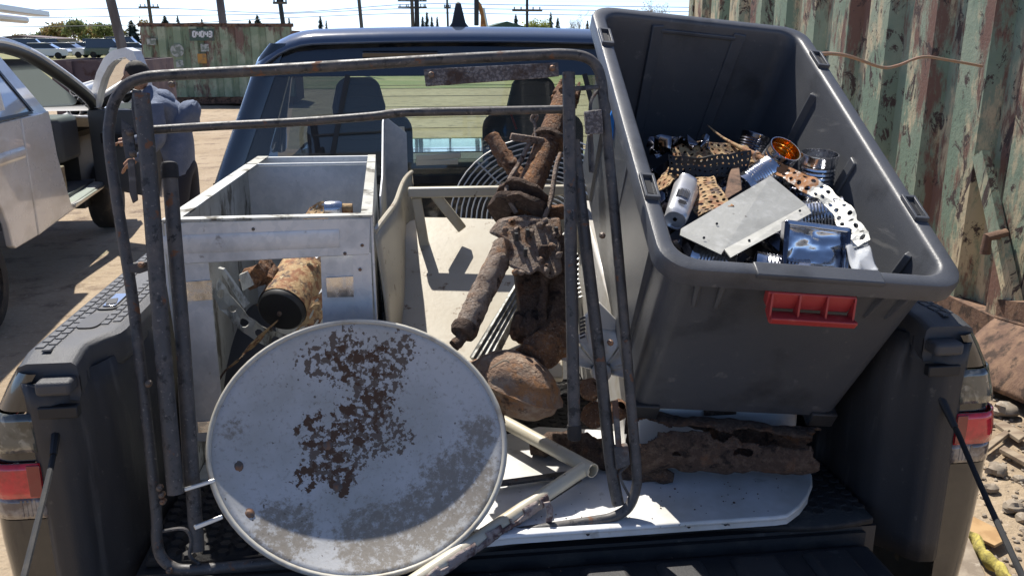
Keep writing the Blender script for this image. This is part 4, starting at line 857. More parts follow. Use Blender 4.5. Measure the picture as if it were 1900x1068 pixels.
loops = [loop(*p) for p in ((TP, -TD, .068), (.036, -.05, .068), (.034, -.044, .068), (.006, -.044, .068), (.001, -.040, .068), (0, -.010, .068), (.003, -.002, .068), (.008, 0, .068), (.030, 0, .068), (.036, -.004, .068), (.039, -.012, .068), (.042, -.05, .068), (TP+.010, -TD+.008, .068))]
n = len(loops[0]); mb = MB(); mb.add([p for l in loops for p in l], [(i*n+j, i*n+(j+1) % n, (i+1)*n+(j+1) % n, (i+1)*n+j) for i in range(len(loops)-1) for j in range(n)]+[tuple(range(n-1, -1, -1)), tuple(range((len(loops)-1)*n, len(loops)*n))])
part(TT, 'body', mb, M['tote'], sm=40)
for (x, y) in ((-1, .25), (-1, .90), (1, .25), (1, .90)):
    xc = x*(TW/2-.019); mb = MB()
    for (dx, dy, hx, hy) in ((-.013, 0, .003, .040), (.013, 0, .003, .040), (0, .037, .013, .004), (0, -.037, .013, .004)):
        mb.obox(tl(xc+dx, y+dy, .004), TM @ V((hx, 0, 0)), TM @ V((0, hy, 0)), TM @ V((0, 0, .005)))
    so_ = part(TT, 'latch_slot', mb, M['tote'], bevel=.001)
    mb = MB(); mb.obox(tl(xc, y, .0015), TM @ V((.006, 0, 0)), TM @ V((0, .022, 0)), TM @ V((0, 0, .001))); part(TT, 'slot_hole', mb, M['black'], parent=so_)
def rib(x0, y0, x1, y1, zt, zb, w, name='wall_rib', d=.008):
    a, c = tl(x0, y0, zt), tl(x1, y1, zb); mb = MB(); up = (tl(0, .5, 0)-tl(x0, y0, 0)).normalized(); mb.bar(a, c, w, d*2, up=up); part(TT, name, mb, M['tote'], bevel=.003)
for y in (.16, .50, .80):
    for s_ in (-1, 1): rib(s_*(TW/2-.04), y, s_*(TW/2-TP-.008), y+.015, -.05, -TD+.02, .03)
for x in (-.12, .12):
    rib(x, TL-.04, x*.8, TL-TP-.008, -.02, -TD+.02, .035)
for x in (-.22, -.17, .17, .22): rib(x, .034, x*.93, .05, -.05, -.13, .012, 'end_rib', .012)
rib(-.11, TL-.038, .11, TL-.038, -.035, -.035, .012, 'handle_ledge', .010)
for x in (-1, 1):
    mb = MB(); mb.obox(tl(x*(TW/2-TP-.035), TP+.01, -TD-.008), TM @ V((.032, 0, 0)), TM @ V((0, .02, 0)), TM @ V((0, 0, .022))); part(TT, 'foot', mb, M['liner'], bevel=.004)
# lowered lip in the near rim
mb = MB(); mb.obox(tl(.0, .016, -.003), TM @ V((.13, 0, 0)), TM @ V((0, .019, 0)), TM @ V((0, 0, .006))); part(TT, 'grip_lip', mb, M['tote'], bevel=.003)
# red latch handle
lx, lz = -.0, -.043
mb = MB(); mb.hexa([tl(lx-.085, -.004, lz-.038), tl(lx+.085, -.004, lz-.038), tl(lx+.085, .02, lz-.038), tl(lx-.085, .02, lz-.038), tl(lx-.092, .0, lz), tl(lx+.092, .0, lz), tl(lx+.092, .02, lz), tl(lx-.092, .02, lz)]); lt = part(TT, 'latch', mb, M['latch'], bevel=.003)
mb = MB(); mb.hexa([tl(lx-.083, -.034, lz-.052), tl(lx+.095, -.034, lz-.052), tl(lx+.095, .0, lz-.046), tl(lx-.083, .0, lz-.046), tl(lx-.083, -.038, lz-.034), tl(lx+.095, -.038, lz-.034), tl(lx+.095, -.032, lz-.034), tl(lx-.083, -.032, lz-.034)]); part(TT, 'latch_grip', mb, M['latch'], parent=lt, bevel=.003)
for x in (-.09, -.03, .03, .09):
    mb = MB(); mb.prism([tl(lx+x*.95, -.003, lz), tl(lx+x*.95, -.003, lz-.042), tl(lx+x*.95, -.032, lz-.048), tl(lx+x*.95, -.030, lz-.042)], TM @ V((.004, 0, 0))); part(TT, 'latch_web', mb, M['latch'], parent=lt)
# white steel cabinet that carries the tote
t = thing('steel_cabinet', 'white steel cabinet wedged under the black tote', 'steel cabinet', V((.5, .6, FZ+.025)))
mb = MB(); mb.hexa([(.30, .20, FZ+.025), (.70, .20, FZ+.025), (.70, .95, FZ+.025), (.30, .95, FZ+.025), (.30, .20, 1.12), (.70, .20, 1.10), (.70, .95, 1.42), (.30, .95, 1.46)]); part(t, 'body', mb, M['whiteplastic'], bevel=.008)
mb = MB(); mb.box((.46, .19, 1.07), (.54, .199, 1.088)); part(t, 'handle', mb, M['rustdark'], bevel=.003)
# ---------------- scrap in the tote
def BP(px, py, dy=0): return at(px, py, .0+(490-py)/230*.50+dy)
U3 = TM @ V((0, 0, 1)); up3 = V((0, 0, 1))
can('food_can', 'upright silver ribbed can by the right wall of the tote', BP(1508, 360, .12)-V((0, 0, .02)), up3*1+V((0, -.15, 0)), .044, .125, 'tin', ribs=7, lid=False)
can('food_can', 'open can with gold lining tipped towards the viewer', BP(1430, 312, .10)-V((0, 0, .0)), V((.25, -.55, .75)), .041, .07, 'tin', 'gold', ribs=4, lid=False)
can('food_can', 'dark ribbed can at the back beside the gold lined can', BP(1388, 290, .16), V((.3, .1, .8)), .038, .06, 'darktin', ribs=5)
can('food_can', 'shiny ribbed can lying under the perforated strip', BP(1468, 385, .07)-V((0, 0, .03)), V((.9, -.35, .15)), .043, .12, 'tin', ribs=10)
can('food_can', 'ribbed can lying in front of the folded channel', BP(1400, 470, .04)-V((0, 0, .035)), V((.85, -.3, -.1)), .040, .11, 'tin', ribs=9)
can('food_can', 'ribbed can half hidden behind the grey wedge', BP(1378, 330, .08)-V((0, 0, .03)), V((.8, .3, .4)), .040, .10, 'tin', ribs=8)
can('food_can', 'ribbed can peeking out below the left end of the channel', BP(1285, 452, .04)-V((0, 0, .03)), V((.7, -.4, -.2)), .036, .09, 'tin', ribs=8)
# crushed drink can with bar code
t = thing('drink_can', 'crushed silver drink can with a bar code at the left wall of the tote', 'can', BP(1262, 412)-V((0, 0, .03)))
a, c = BP(1252, 408, .0), BP(1276, 340, .04); d = (c-a).normalized(); L_ = (c-a).length
mb = MB(); mb.lathe([(.0001, .003), (.018, .003), (.020, 0), (.022, 0), (.027, .008), (.028, .014), (.028, L_*.82), (.022, L_*.95), (.022, L_*.985), (.0235, L_), (.021, L_), (.020, L_*.97), (.0001, L_*.97)], a, d, 30, rough=.009, rs=36); part(t, 'body', mb, M['paperw'], sm=50)
vd = (CAM-(a+c)/2).normalized(); vd = (vd-d*vd.dot(d)).normalized(); sd2 = d.cross(vd)
mb = MB(); random.seed(2); w = -.016
while w < .014:
    bw = random.choice((.0009, .0015, .0024)); ang = w/.029; cpt = a+d*L_*.42+(vd*math.cos(ang)+sd2*math.sin(ang))*.0292
    mb.obox(cpt, sd2*bw/2, d*.022, vd*.0008); w += bw+random.choice((.0009, .0014))
part(t, 'bar_code', mb, M['ink'], sm=0)
mb = MB()
for k in range(5): mb.obox(a+d*(L_*.15+.004*k)+(vd*math.cos(.1)+sd2*math.sin(.1))*.0288, sd2*rnd(.006, .011), d*.0008, vd*.0006)
part(t, 'print_line', mb, M['ink'], sm=0)
# folded channel
t = thing('folded_channel', 'folded galvanized sheet channel lying across the scrap in the tote', 'sheet metal', BP(1390, 400)-V((0, 0, .02)))
q = [BP(1264, 424, -.005), BP(1430, 326, .0), BP(1496, 380, .01), BP(1344, 462, .005)]
mb = MB(); mb.prism(q, (0, .002, -.004)); part(t, 'web', mb, M['channel'])
mb = MB(); e0, e1 = q[3], q[2]; n0, n1 = BP(1356, 474, -.02)-V((0, 0, .004)), BP(1506, 392, -.012)-V((0, 0, .004)); mb.prism([e0, e1, n1, n0], (0, .003, -.002)); part(t, 'flange', mb, M['channel'])
mb = MB(); mb.prism([q[0], q[3], BP(1338, 472, -.01), BP(1262, 436, -.01)], (0, .003, -.002)); part(t, 'end_flange', mb, M['channel'])
mb = MB()
for (px, py) in ((1306, 441), (1484, 391), (1390, 446), (1330, 415)):
    p = BP(px, py, -.012); mb.lathe([(.003, 0), (.003, -.0015), (.0001, -.0015)], p, fw, 8)
part(t, 'rivet_hole', mb, M['black'])
# long perforated strip
pth = [BP(1398, 286, .04), BP(1445, 312, .03), BP(1492, 338, .0), BP(1530, 362, -.02), BP(1560, 392, -.03), BP(1582, 425, -.04), BP(1592, 452, -.05)]
mbp = perf(pth, [V((.5, .3, .9)), V((.8, .2, .6)), V((1, .1, .15))], (.028, .058), 2, 'galvrust', .5)
_o = V(((min(p.x for p in mbp.v)+max(p.x for p in mbp.v))/2, (min(p.y for p in mbp.v)+max(p.y for p in mbp.v))/2, min(p.z for p in mbp.v)))
M['striprust'] = mat('striprust', (.44, .44, .41), .45, .3, layers=[dict(c=(.33, .15, .06), s=40, lo=.50, hi=.58, d=8, r=.9, me=0, m=[(*(pth[0]-_o), .10), (*(pth[1]-_o), .08), (*(pth[2]-_o), .07)]), dict(c=(.36, .2, .08), s=50, lo=.66, hi=.72, r=.9, me=0), dict(c=(.28, .28, .26), s=12, lo=.5, hi=.65)], bump=.15, bscale=90)
solo('perforated_strip', 'long curved perforated strip, bright with rusty upper end, across the tote', 'perforated strip', mbp, M['striprust'], sm=0, solid=.003)
solo('rusty_rod', 'thin rusty pointed rod rising above the scrap in the tote', 'rod', rtube([BP(1312, 232, .12), BP(1345, 258, .1), BP(1398, 286, .05), BP(1430, 304, .03)], [.0015, .004, .008, .008], 8, .25, 60, 6), M['tanrust'], sm=50)
solo('perforated_sheet', 'rust brown perforated sheet at the back left of the tote', 'perforated sheet', perf([BP(1250, 300, .1), BP(1310, 285, .1), BP(1395, 290, .1)], [V((0, .6, .6)), V((0, .7, .4))], .085, 5, 'tanrust', .5), M['tanrust'], sm=0, solid=.003)
solo('perforated_sheet', 'black perforated sheet folded below the brown one in the tote', 'perforated sheet', perf([BP(1240, 308, .06), BP(1310, 312, .05), BP(1390, 300, .05)], [V((0, .1, 1)), V((0, .2, 1))], .055, 4, 'black', .45), M['black'], sm=0, solid=.003)
solo('perforated_sheet', 'tan grater like perforated sheet right of the drink can', 'perforated sheet', perf([BP(1292, 330, .06), BP(1305, 360, .03), BP(1330, 392, .01)], [V((1, .1, .1)), V((1, -.1, .3))], .085, 5, 'tanrust', .55), M['tanrust'], sm=0, solid=.003)
solo('perforated_sheet', 'small tan rusty perforated sheet at the left wall of the tote', 'perforated sheet', perf([BP(1228, 352, .08), BP(1245, 325, .1), BP(1262, 308, .11)], [V((1, .2, .3)), V((1, .2, .1))], .05, 3, 'tanrust', .5), M['tanrust'], sm=0, solid=.003)
mb = MB(); mb.prism([BP(1345, 372, .02), BP(1358, 308, .05), BP(1372, 306, .05), BP(1378, 352, .02)], (.003, .02, -.006)); solo('metal_wedge', 'plain grey metal wedge standing upright in the scrap', 'metal scrap', mb, M['rustplate'], bevel=.003)
# shiny pan and clear plastic near the rim
t = thing('metal_tray', 'shiny rectangular metal tray with folded rim behind the near rim of the tote', 'metal tray', BP(1510, 470)-V((0, 0, .03)))
cpt = BP(1508, 462, .0); e1 = (TM @ V((1, -.08, .0))).normalized(); e2 = (V((0, .35, .94))-e1*e1.dot(V((0, .35, .94)))).normalized(); e3 = e1.cross(e2)
mb = MB(); mb.grid(lambda u, v: cpt+e1*(u-.5)*.128+e2*(v-.5)*.088+e3*(.004+.010*noise.noise(V((u*3.1, v*3.3, 2)))+.004*noise.noise(V((u*9, v*9, 5)))), 16, 12); part(t, 'base', mb, M['tin'], sm=60, solid=.002)
for (o1, o2, h1, h2) in ((0, .046, .07, .006), (0, -.046, .07, .006), (-.067, 0, .006, .05), (.067, 0, .006, .05)):
    mb = MB(); mb.obox(cpt+e1*o1+e2*o2+e3*.010, e1*h1, e2*h2, e3*.012); part(t, 'rim', mb, M['tin' if o2 > 0 else 'darktin'], bevel=.003)
mb = MB(); mb.grid(lambda u, v: lerp(lerp(BP(1566, 448, -.03), BP(1606, 442, -.03), u), lerp(BP(1584, 512, -.05), BP(1628, 500, -.05), u), v)+V((0, -.008*math.sin(u*9), .004*math.sin(v*8+u*5))), 10, 8)
solo('plastic_scrap', 'crumpled clear plastic scrap hanging over the near rim of the tote', 'plastic scrap', mb, M['plastic_clear'], sm=60, solid=.001)
random.seed(21); mb = MB()
for k in range(260):
    px, py = rnd(1205, 1590), rnd(255, 490)
    if px < 1205+(py-255)*.33 or px > 1560+(py-400)*.4: continue
    c = BP(px, py, .05)-U3*rnd(.05, .10); a = V((rnd(-1, 1), rnd(-1, 1), rnd(-1, 1))).normalized(); b_ = a.orthogonal().normalized(); s_ = rnd(.012, .035)
    mb.obox(c, a*s_, b_*s_*rnd(.3, .8), a.cross(b_)*.0015)
o = link('scrap_bits', mb, M['darktin'], V((0, 0, 0)), kind='stuff', sm=0); o['label'] = 'dark crumpled metal bits filling the tote below the cans'; o['category'] = 'scrap metal'
random.seed(9)
for i, (px, py, lab) in enumerate(((1225, 272, 'black plastic shred at the far left of the tote'), (1258, 266, 'black plastic shred beside the left wall of the tote, second from left'), (1290, 270, 'black plastic shred behind the brown perforated sheet'))):
    c = BP(px, py, .1); mb = MB(); mb.grid(lambda u, v: c+V(((u-.5)*.06, (v-.5)*.05, 0))+V((noise.noise(V((u*3, v*3, i))), noise.noise(V((u*3, v*3, i+5))), 1.4*noise.noise(V((u*3+4, v*3, i)))))*.035, 7, 7)
    solo('plastic_shred', lab, 'plastic scrap', mb, M['darktin'], sm=60, solid=.002, group='black plastic shreds')
# copper wire from the rim to the container
pw = [at(1513, 101, .80), at(1545, 100, 1.0), at(1580, 106, 1.2), at(1635, 125, 1.4), at(1665, 122, 1.5), at(1712, 106, 1.6), at(1760, 112, 1.75), at(1822, 123, 1.9)]
solo('copper_wire', 'bent copper wire sticking out of the right rim of the tote', 'wire', rtube(pw, .0055, 8, 0, 1, 6), M['copper'], sm=60)

# crumbs of rust and dirt that fell on the board, the mat and the tailgate
random.seed(77); mb = MB()
for k in range(300):
    q_ = random.random()
    if q_ < .45: x, y, z = rnd(0, .62), rnd(-.03, .12), .9385
    elif q_ < .75: x, y, z = rnd(-.7, .75), rnd(-.01, .12), FZ+.021
    else: x, y, z = rnd(-.6, .7), rnd(-.35, -.06), .862
    if z > .93 and random.random() < .5: continue
    s_ = rnd(.0008, .0022)*(1+1.5*(random.random() < .06)); c = V((x, y, z+s_*.3)); mb.add([c+V((d.x*s_*rnd(.7, 1.3), d.y*s_*rnd(.7, 1.3), d.z*s_*.6)) for d in ICO], ICF)
o = link('rust_crumbs', mb, M['rustdark'], V((0, 0, 0)), kind='stuff', sm=0); o['label'] = 'crumbs of rust and dirt on the white board and tailgate'; o['category'] = 'debris'
# ================================================================ surroundings
def corr(t, o, d, L, z0, z1, pitch, dep, mt, name='side_panel', n=None):
    """one pressed corrugated sheet from o along d"""
    d = V(d).normalized(); nn = V((d.y, -d.x, 0)) if n is None else V(n); pts = []; s = 0
    while s < L:
        for (f, k) in ((0, 0), (.12, 1), (.58, 1), (.70, 0), (1.0, 0)):
            x = min(L, s+f*pitch); pts.append(V(o)+d*x+nn*dep*k)
        s += pitch
    mb = MB(); nz = 4; vs = []
    for j in range(nz+1):
        z = lerp(z0, z1, j/nz); vs += [V((p.x, p.y, z)) for p in pts]
    k = len(pts); mb.add(vs, [(j*k+i, j*k+i+1, (j+1)*k+i+1, (j+1)*k+i) for j in range(nz) for i in range(k-1)])
    return part(t, name, mb, mt, sm=0)
# ---- right container
X0 = 3.32
t = thing('scrap_container', 'tall green corrugated steel container with peeling rusty paint on the right', 'container', V((X0+1.2, 6, 0)))
corr(t, (X0+.09, 9.2, 0), (0, -1, 0), 9.0, .30, 3.1, .60, .09, M['contR'], n=(-1, 0, 0))
mb = MB(); mb.box((X0-.02, .1, .12), (X0+.16, 9.25, .30)); part(t, 'bottom_rail', mb, M['rustplate'])
mb = MB(); mb.box((X0-.02, .1, 3.1), (X0+.16, 9.25, 3.24)); part(t, 'top_rail', mb, M['contR'])
mb = MB(); mb.box((X0, 9.2, .12), (X0+.18, 9.36, 3.24)); part(t, 'corner_post', mb, M['contR'])
mb = MB(); mb.box((X0+.17, .2, .15), (X0+2.4, 9.3, 3.0)); part(t, 'inner_body', mb, M['rustplate'])
mb = MB(); mb.bar((X0-.05, 2.75, .32), (X0-.03, 3.35, 1.25), .10, .05, up=(1, 0, 0)); part(t, 'brace', mb, M['contR'])
mb = MB(); mb.tube([(X0-.14, 3.02, .70), (X0-.14, 3.02, .80), (X0-.02, 3.03, .82)], .03, 10); part(t, 'hook', mb, M['rustplate'])
mb = MB(); mb.prism([(X0-.10, 1.5, .75), (X0-.10, 2.9, .45), (X0-.10, 2.9, .12), (X0-.10, 1.5, .12)], (.09, 0, 0)); part(t, 'gusset', mb, M['rustplate'])
# chain draped by the container
t = thing('steel_chain', 'rusty steel chain draped along the foot of the container', 'chain', atx(1870, 690, X0-.15)-V((0, 0, .05)))
ch = smooth_path([atx(1840, 640, X0-.15), atx(1862, 660, X0-.16), atx(1885, 672, X0-.17), atx(1915, 690, X0-.18)], 5)
for i in range(len(ch)-1):
    a, c = ch[i], ch[i+1]; d = (c-a).normalized(); m_ = (a+c)/2; sdx = d.orthogonal().normalized(); sdx = sdx if i % 2 else d.cross(sdx); hl = (c-a).length*.62
    mb = MB(); mb.tube([m_+d*hl*math.cos(k*math.pi/6)+sdx*.022*math.sin(k*math.pi/6) for k in range(12)], .0075, 6, closed=True); part(t, 'chain_link', mb, M['rustplate'], sm=60)
# rusty tub beside the container
t = thing('rusty_tub', 'curved rusty steel tub lying at the foot of the container', 'steel tub', V((3.1, 2.6, 0)))
mb = MB(); mb.grid(lambda u, v: V((lerp(2.98, 3.24, v**1.6), lerp(1.4, 2.9, u), .04+.34*v+.05*math.sin(u*4))), 20, 10); part(t, 'shell', mb, M['rustplate'], sm=60, solid=.02)
mb = MB(); mb.tube([V((3.24, lerp(1.4, 2.9, i/10), .38+.05*math.sin(i*.4))) for i in range(11)], .025, 8); part(t, 'rim', mb, M['rustplate'])
def blob_(c, rx, ry, rz, nz=8, na=12):
    mb = MB(); vs = []
    for i in range(nz+1):
        for j in range(na):
            p = V((math.sin(math.pi*i/nz)*math.cos(2*math.pi*j/na), math.sin(math.pi*i/nz)*math.sin(2*math.pi*j/na), math.cos(math.pi*i/nz))); vs.append(V(c)+V((p.x*rx, p.y*ry, p.z*rz))*(1+.5*noise.noise(p*1.7+V(c)*9)))
    mb.add(vs, [(i*na+j, i*na+(j+1) % na, (i+1)*na+(j+1) % na, (i+1)*na+j) for i in range(nz) for j in range(na)]); return mb
# litter on the ground at the right
def litter(name, lab, cat, pts, th, m, **k):
    mb = MB(); mb.prism([atz(px, py, .03) for px, py in pts], (0, 0, th)); solo(name, lab, cat, mb, M[m], **k)
litter('cardboard_piece', 'torn flat piece of brown cardboard beside the rear corner of the black truck', 'cardboard', [(1785, 968), (1798, 958), (1852, 985), (1864, 1006), (1845, 1016), (1782, 985)], .012, 'cardboard', bevel=.002)
litter('wooden_board', 'short weathered board on the gravel below the chain', 'board', [(1820, 835), (1868, 800), (1876, 806), (1830, 842)], .02, 'plank', bevel=.003)
litter('wooden_board', 'weathered board on the gravel at the right edge', 'board', [(1846, 792), (1862, 786), (1905, 812), (1890, 822)], .02, 'plank', bevel=.003)
litter('wooden_board', 'thin weathered slat lying at the right edge beneath the other boards', 'board', [(1853, 838), (1862, 832), (1905, 856), (1900, 864)], .02, 'plank', bevel=.003)
litter('concrete_slab', 'pale flat concrete slab on the dirt behind the yellow rag', 'slab', [(1760, 1010), (1795, 1000), (1830, 1080), (1740, 1090)], .02, 'stone', bevel=.004)
mb = MB(); P = [atz(*p, .05) for p in ((1792, 992), (1810, 1000), (1820, 1022), (1845, 1045), (1858, 1062), (1880, 1085))]
mb.tube(smooth_path(P, 5), .03, 9, rough=.7, rs=22, ry=.5); solo('yellow_rag', 'dirty yellow rag twisted on the ground behind the cardboard', 'rag', mb, M['rag'], sm=60)
random.seed(31)
for i, (px, py, r, lab) in enumerate(((1850, 870, .05, 'fist sized stone between boards and rag'), (1838, 905, .035, 'pale stone left of the right picture edge, above the cardboard'), (1880, 940, .045, 'grey stone near the tailgate cable on the right'), (1865, 760, .07, 'broken concrete lump under the rusty tub'))):
    c = atz(px, py, r*.5); mb = blob_(c, r, r*.8, r*.6); solo('stone', lab, 'stone', mb, M['stone'], sm=40, group='bigger stones on the right')
# ---- left container with number
Yc = 25.8; cl = at(262, 70, Yc-.0); crx = at(620, 70, Yc-.6)
t = thing('numbered_container', 'green and rust corrugated container numbered 04043 behind the cab', 'container', V(((cl.x+crx.x)/2, Yc+1, 0)))
ztop = 2.25
corr(t, (cl.x, Yc, 0), (1, 0, 0), 4.3, .25, ztop, .44, .10, M['contL'], n=(0, -1, 0))
mb = MB(); mb.box((cl.x-.05, Yc-.06, .05), (cl.x+4.35, Yc+.1, .25)); part(t, 'bottom_rail', mb, M['rustplate'])
mb = MB(); mb.box((cl.x-.05, Yc-.06, ztop), (cl.x+4.35, Yc+.1, ztop+.10)); part(t, 'top_rail', mb, M['rustplate'])
mb = MB(); mb.box((cl.x-.04, Yc+.08, .06), (cl.x+4.3, Yc+2.2, ztop-.1)); part(t, 'inner_body', mb, M['rustplate'])
def tagplate(x0, y0, x1, y1, m, nm): 
    a, c = at(x0, y0, Yc-.115), at(x1, y1, Yc-.115); mb = MB(); mb.box((a.x, Yc-.12, c.z), (c.x, Yc-.104, a.z)); return part(t, nm, mb, M[m])
M['panelgreen'] = mat('panelgreen', (.07, .12, .10), .8, layers=[dict(c=(.14, .1, .08), s=3, lo=.5, hi=.65)])
M['sticker'] = mat('sticker', (.42, .45, .42), .8, layers=[dict(c=(.18, .22, .18), s=9, lo=.45, hi=.55)])
M['stickero'] = mat('stickero', (.50, .27, .07), .8, layers=[dict(c=(.3, .2, .1), s=9, lo=.5, hi=.6)])
npl = tagplate(350, 54, 398, 76, 'panelgreen', 'number_panel')
_c = at(329, 94, Yc-.12); mb = MB(); mb.lathe([(.19, 0), (.19, .012), (.0001, .012)], V((_c.x, Yc-.125, _c.z)), (0, -1, 0), 20); part(t, 'round_mark', mb, M['sticker']); tagplate(372, 82, 388, 96, 'sticker', 'sticker'); tagplate(366, 100, 384, 118, 'stickero', 'sticker'); tagplate(326, 112, 341, 126, 'sticker', 'sticker'); tagplate(272, 72, 290, 84, 'sticker', 'sticker')
SEG = {'0': 'abcdef', '4': 'fgbc', '3': 'abgcd'}
def digits(txt, px0, py0, w, h, gap, yy):
    mb = MB()
    for i, chx in enumerate(txt):
        x = px0+i*(w+gap); pts = {'tl': (x, py0), 'tr': (x+w, py0), 'ml': (x, py0+h/2), 'mr': (x+w, py0+h/2), 'bl': (x, py0+h), 'br': (x+w, py0+h)}
        sg = {'a': ('tl', 'tr'), 'b': ('tr', 'mr'), 'c': ('mr', 'br'), 'd': ('bl', 'br'), 'e': ('ml', 'bl'), 'f': ('tl', 'ml'), 'g': ('ml', 'mr')}
        for s_ in SEG[chx]: mb.bar(at(*pts[sg[s_][0]], yy), at(*pts[sg[s_][1]], yy), .045, .01, up=(0, 1, 0))
    return mb
part(t, 'number', digits('04043', 358, 59, 5.0, 9.5, 2.4, Yc-.13), M['carwhite'], parent=npl, sm=0)
# ---- maroon open bin with pipes
by = 15.5; a, c = at(92, 112, by), at(205, 113, by)
t = thing('scrap_bin', 'low maroon steel scrap bin behind the white truck', 'scrap bin', V(((a.x+c.x)/2, by+.8, 0)))
mb = MB(); mb.box((a.x, by, .05), (c.x+.6, by+.06, a.z)); part(t, 'front_panel', mb, M['maroon'])
mb = MB(); mb.box((a.x, by+2, .05), (c.x+.6, by+2.06, a.z)); part(t, 'back_panel', mb, M['maroon'])
for x in (a.x, c.x+.54):
    mb = MB(); mb.box((x, by+.06, .05), (x+.06, by+2, a.z)); part(t, 'end_panel', mb, M['maroon'])
for k in range(3):
    x = a.x+.3+k*.55; mb = MB(); mb.box((x, by-.07, .05), (x+.09, by-.001, a.z-.02)); part(t, 'rib', mb, M['maroon'])
random.seed(14); pc = at(158, 190, 13.2); kk = 0
for row in range(8):
    for i in range(9-row):
        r_ = .085; x = pc.x+(i-(8-row)/2)*.175; z = r_+row*.150; dy = rnd(-.25, .25); yw = rnd(-.12, .12)
        mb = MB(); p_ = V((x, pc.y+dy, z)); q_ = V((x+yw-.25, pc.y+dy+1.7, z+.01)); mb.tube([p_, q_], r_*.98, 12, cap=False); mb.tube([p_, q_], r_*.82, 12, cap=False); mb.lathe([(r_*.82, 0), (r_*.98, 0)], p_, (p_-q_), 12)
        solo('steel_pipe', 'pale steel pipe in the heap seen between the white truck and its open door', 'pipe', mb, M['alu'], group='pipes heaped before the scrap bin')
# ---- white truck
P0 = V((-3.11, 4.58, 0)); wd = V((-.25, 3.64, 0)).normalized(); wnn = V((wd.y, -wd.x, 0))
def wp(l, s, z): return P0+wd*l+wnn*s+V((0, 0, z))     # s: outwards (towards the black truck)
WT = thing('white_pickup', 'dusty white pickup parked on the left with its passenger door open and rack on top', 'pickup truck', wp(1.5, -.9, 0))
def arch(cx, r, zb, n=10): return [(cx+r*math.cos(math.pi*(1-k/n)), zb+(r+.02)*math.sin(math.pi*(1-k/n))*1.05) for k in range(n+1)]
S0 = .08
def wside(poly, s0, th, name, m='whitepaint', bev=.01, parent=None):
    mb = MB(); mb.prism([wp(l, s0, z) for l, z in poly], wnn*-th); return part(WT, name, mb, M[m], bevel=bev, parent=parent)
rearpoly = [(-1.9, .55), (-.68, .50)]+arch(-.22, .46, .50)[0:]+[(.30, .47), (.776, .46), (.776, 1.36), (-1.9, 1.38)]
wside(rearpoly, S0, .05, 'bed_side')
wside([(.79, .46), (1.72, .49), (1.62, .7), (1.50, 1.0), (1.46, 1.3), (1.44, 1.36), (.79, 1.36)], S0+.004, .06, 'rear_quarter')
wside([(.79, .46), (2.86, .50), (2.86, .56), (1.70, .54), (.79, .54)], S0+.0, .12, 'sill')
wside([(1.75, .50), (2.84, .525), (2.84, .54), (1.75, .53)], S0+.02, .1, 'step_plate', 'alu', .003)
wside([(2.87, .50)]+arch(3.32, .44, .50)+[(3.9, .5), (4.1, .6), (4.1, 1.0), (3.6, 1.12), (2.87, 1.22)], S0, .05, 'front_fender')
# bulge line along the side
mb = MB(); mb.tube([wp(-1.8, S0-.01, 1.12), wp(.75, S0-.01, 1.11)], .05, 10, ry=.5); part(WT, 'side_crease', mb, M['whitepaint'], sm=60)
# wheel arch lining, wheels
for lc in (-.22, 3.32):
    mb = MB(); mb.box(tuple(min(a_, b_) for a_, b_ in zip(wp(lc-.5, -.3, .3), wp(lc+.5, -.05, 1.0))), tuple(max(a_, b_) for a_, b_ in zip(wp(lc-.5, -.3, .3), wp(lc+.5, -.05, 1.0)))); part(WT, 'wheel_housing', mb, M['black'])
    wheel(WT, wp(lc, -.04, .345), wnn, .345, .22, M['alu'])
    wheel(WT, wp(lc, -1.66, .345), -wnn, .345, .22, M['alu'])
# far side, floor, roof, pillars
mb = MB(); mb.prism([wp(l, -1.76, z) for l, z in ((-1.9, .5), (2.87, .5), (4.1, .6), (4.1, 1.0), (2.9, 1.25), (1.4, 1.32), (-1.9, 1.36))], wnn*.05); part(WT, 'far_side', mb, M['whitepaint'])
mb = MB(); mb.prism([wp(.8, -.02, .5), wp(2.9, -.02, .5), wp(2.9, -1.7, .5), wp(.8, -1.7, .5)], (0, 0, .08)); part(WT, 'cab_floor', mb, M['greytrim'])
mb = MB(); mb.grid(lambda u, v: wp(lerp(-1.9, 1.75, v), lerp(-.16, -1.56, u), 1.90+.04*math.sin(math.pi*u)-.05*max(0, v-.8)/.2), 8, 10); part(WT, 'roof', mb, M['whitepaint'], sm=60, solid=.04)
wside([(-1.9, 1.36), (.62, 1.36), (.45, 1.90), (-1.9, 1.92)], S0-.03, .03, 'rear_window_panel', 'whitepaint')
# leaning quarter window in the shell
def lean(l, z, s=0): return wp(l, S0-.015+s-.26*max(0, (z-1.36)/.54), z)
def leanp(poly, name, m, th=.02, s=0, parent=None):
    mb = MB(); mb.prism([lean(l, z, s) for l, z in poly], -wnn*th); return part(WT, name, mb, M[m], parent=parent)
leanp([(-1.8, 1.36), (1.12, 1.36), (.90, 1.90), (-1.8, 1.92)], 'shell_side', 'whitepaint', .03)
leanp([(-1.2, 1.40), (1.04, 1.385), (.84, 1.86), (-1.2, 1.87)], 'quarter_window', 'win_skypale', .01, .02)
leanp([(1.04, 1.385), (1.09, 1.385), (.885, 1.87), (.84, 1.87)], 'window_trim', 'darktrim', .02, .03)
leanp([(-1.2, 1.385), (1.05, 1.37), (1.05, 1.39), (-1.2, 1.405)], 'window_trim', 'darktrim', .02, .03)
leanp([(1.12, 1.36), (1.44, 1.36), (1.20, 1.84), (.92, 1.88)], 'middle_pillar', 'whitepaint', .06)
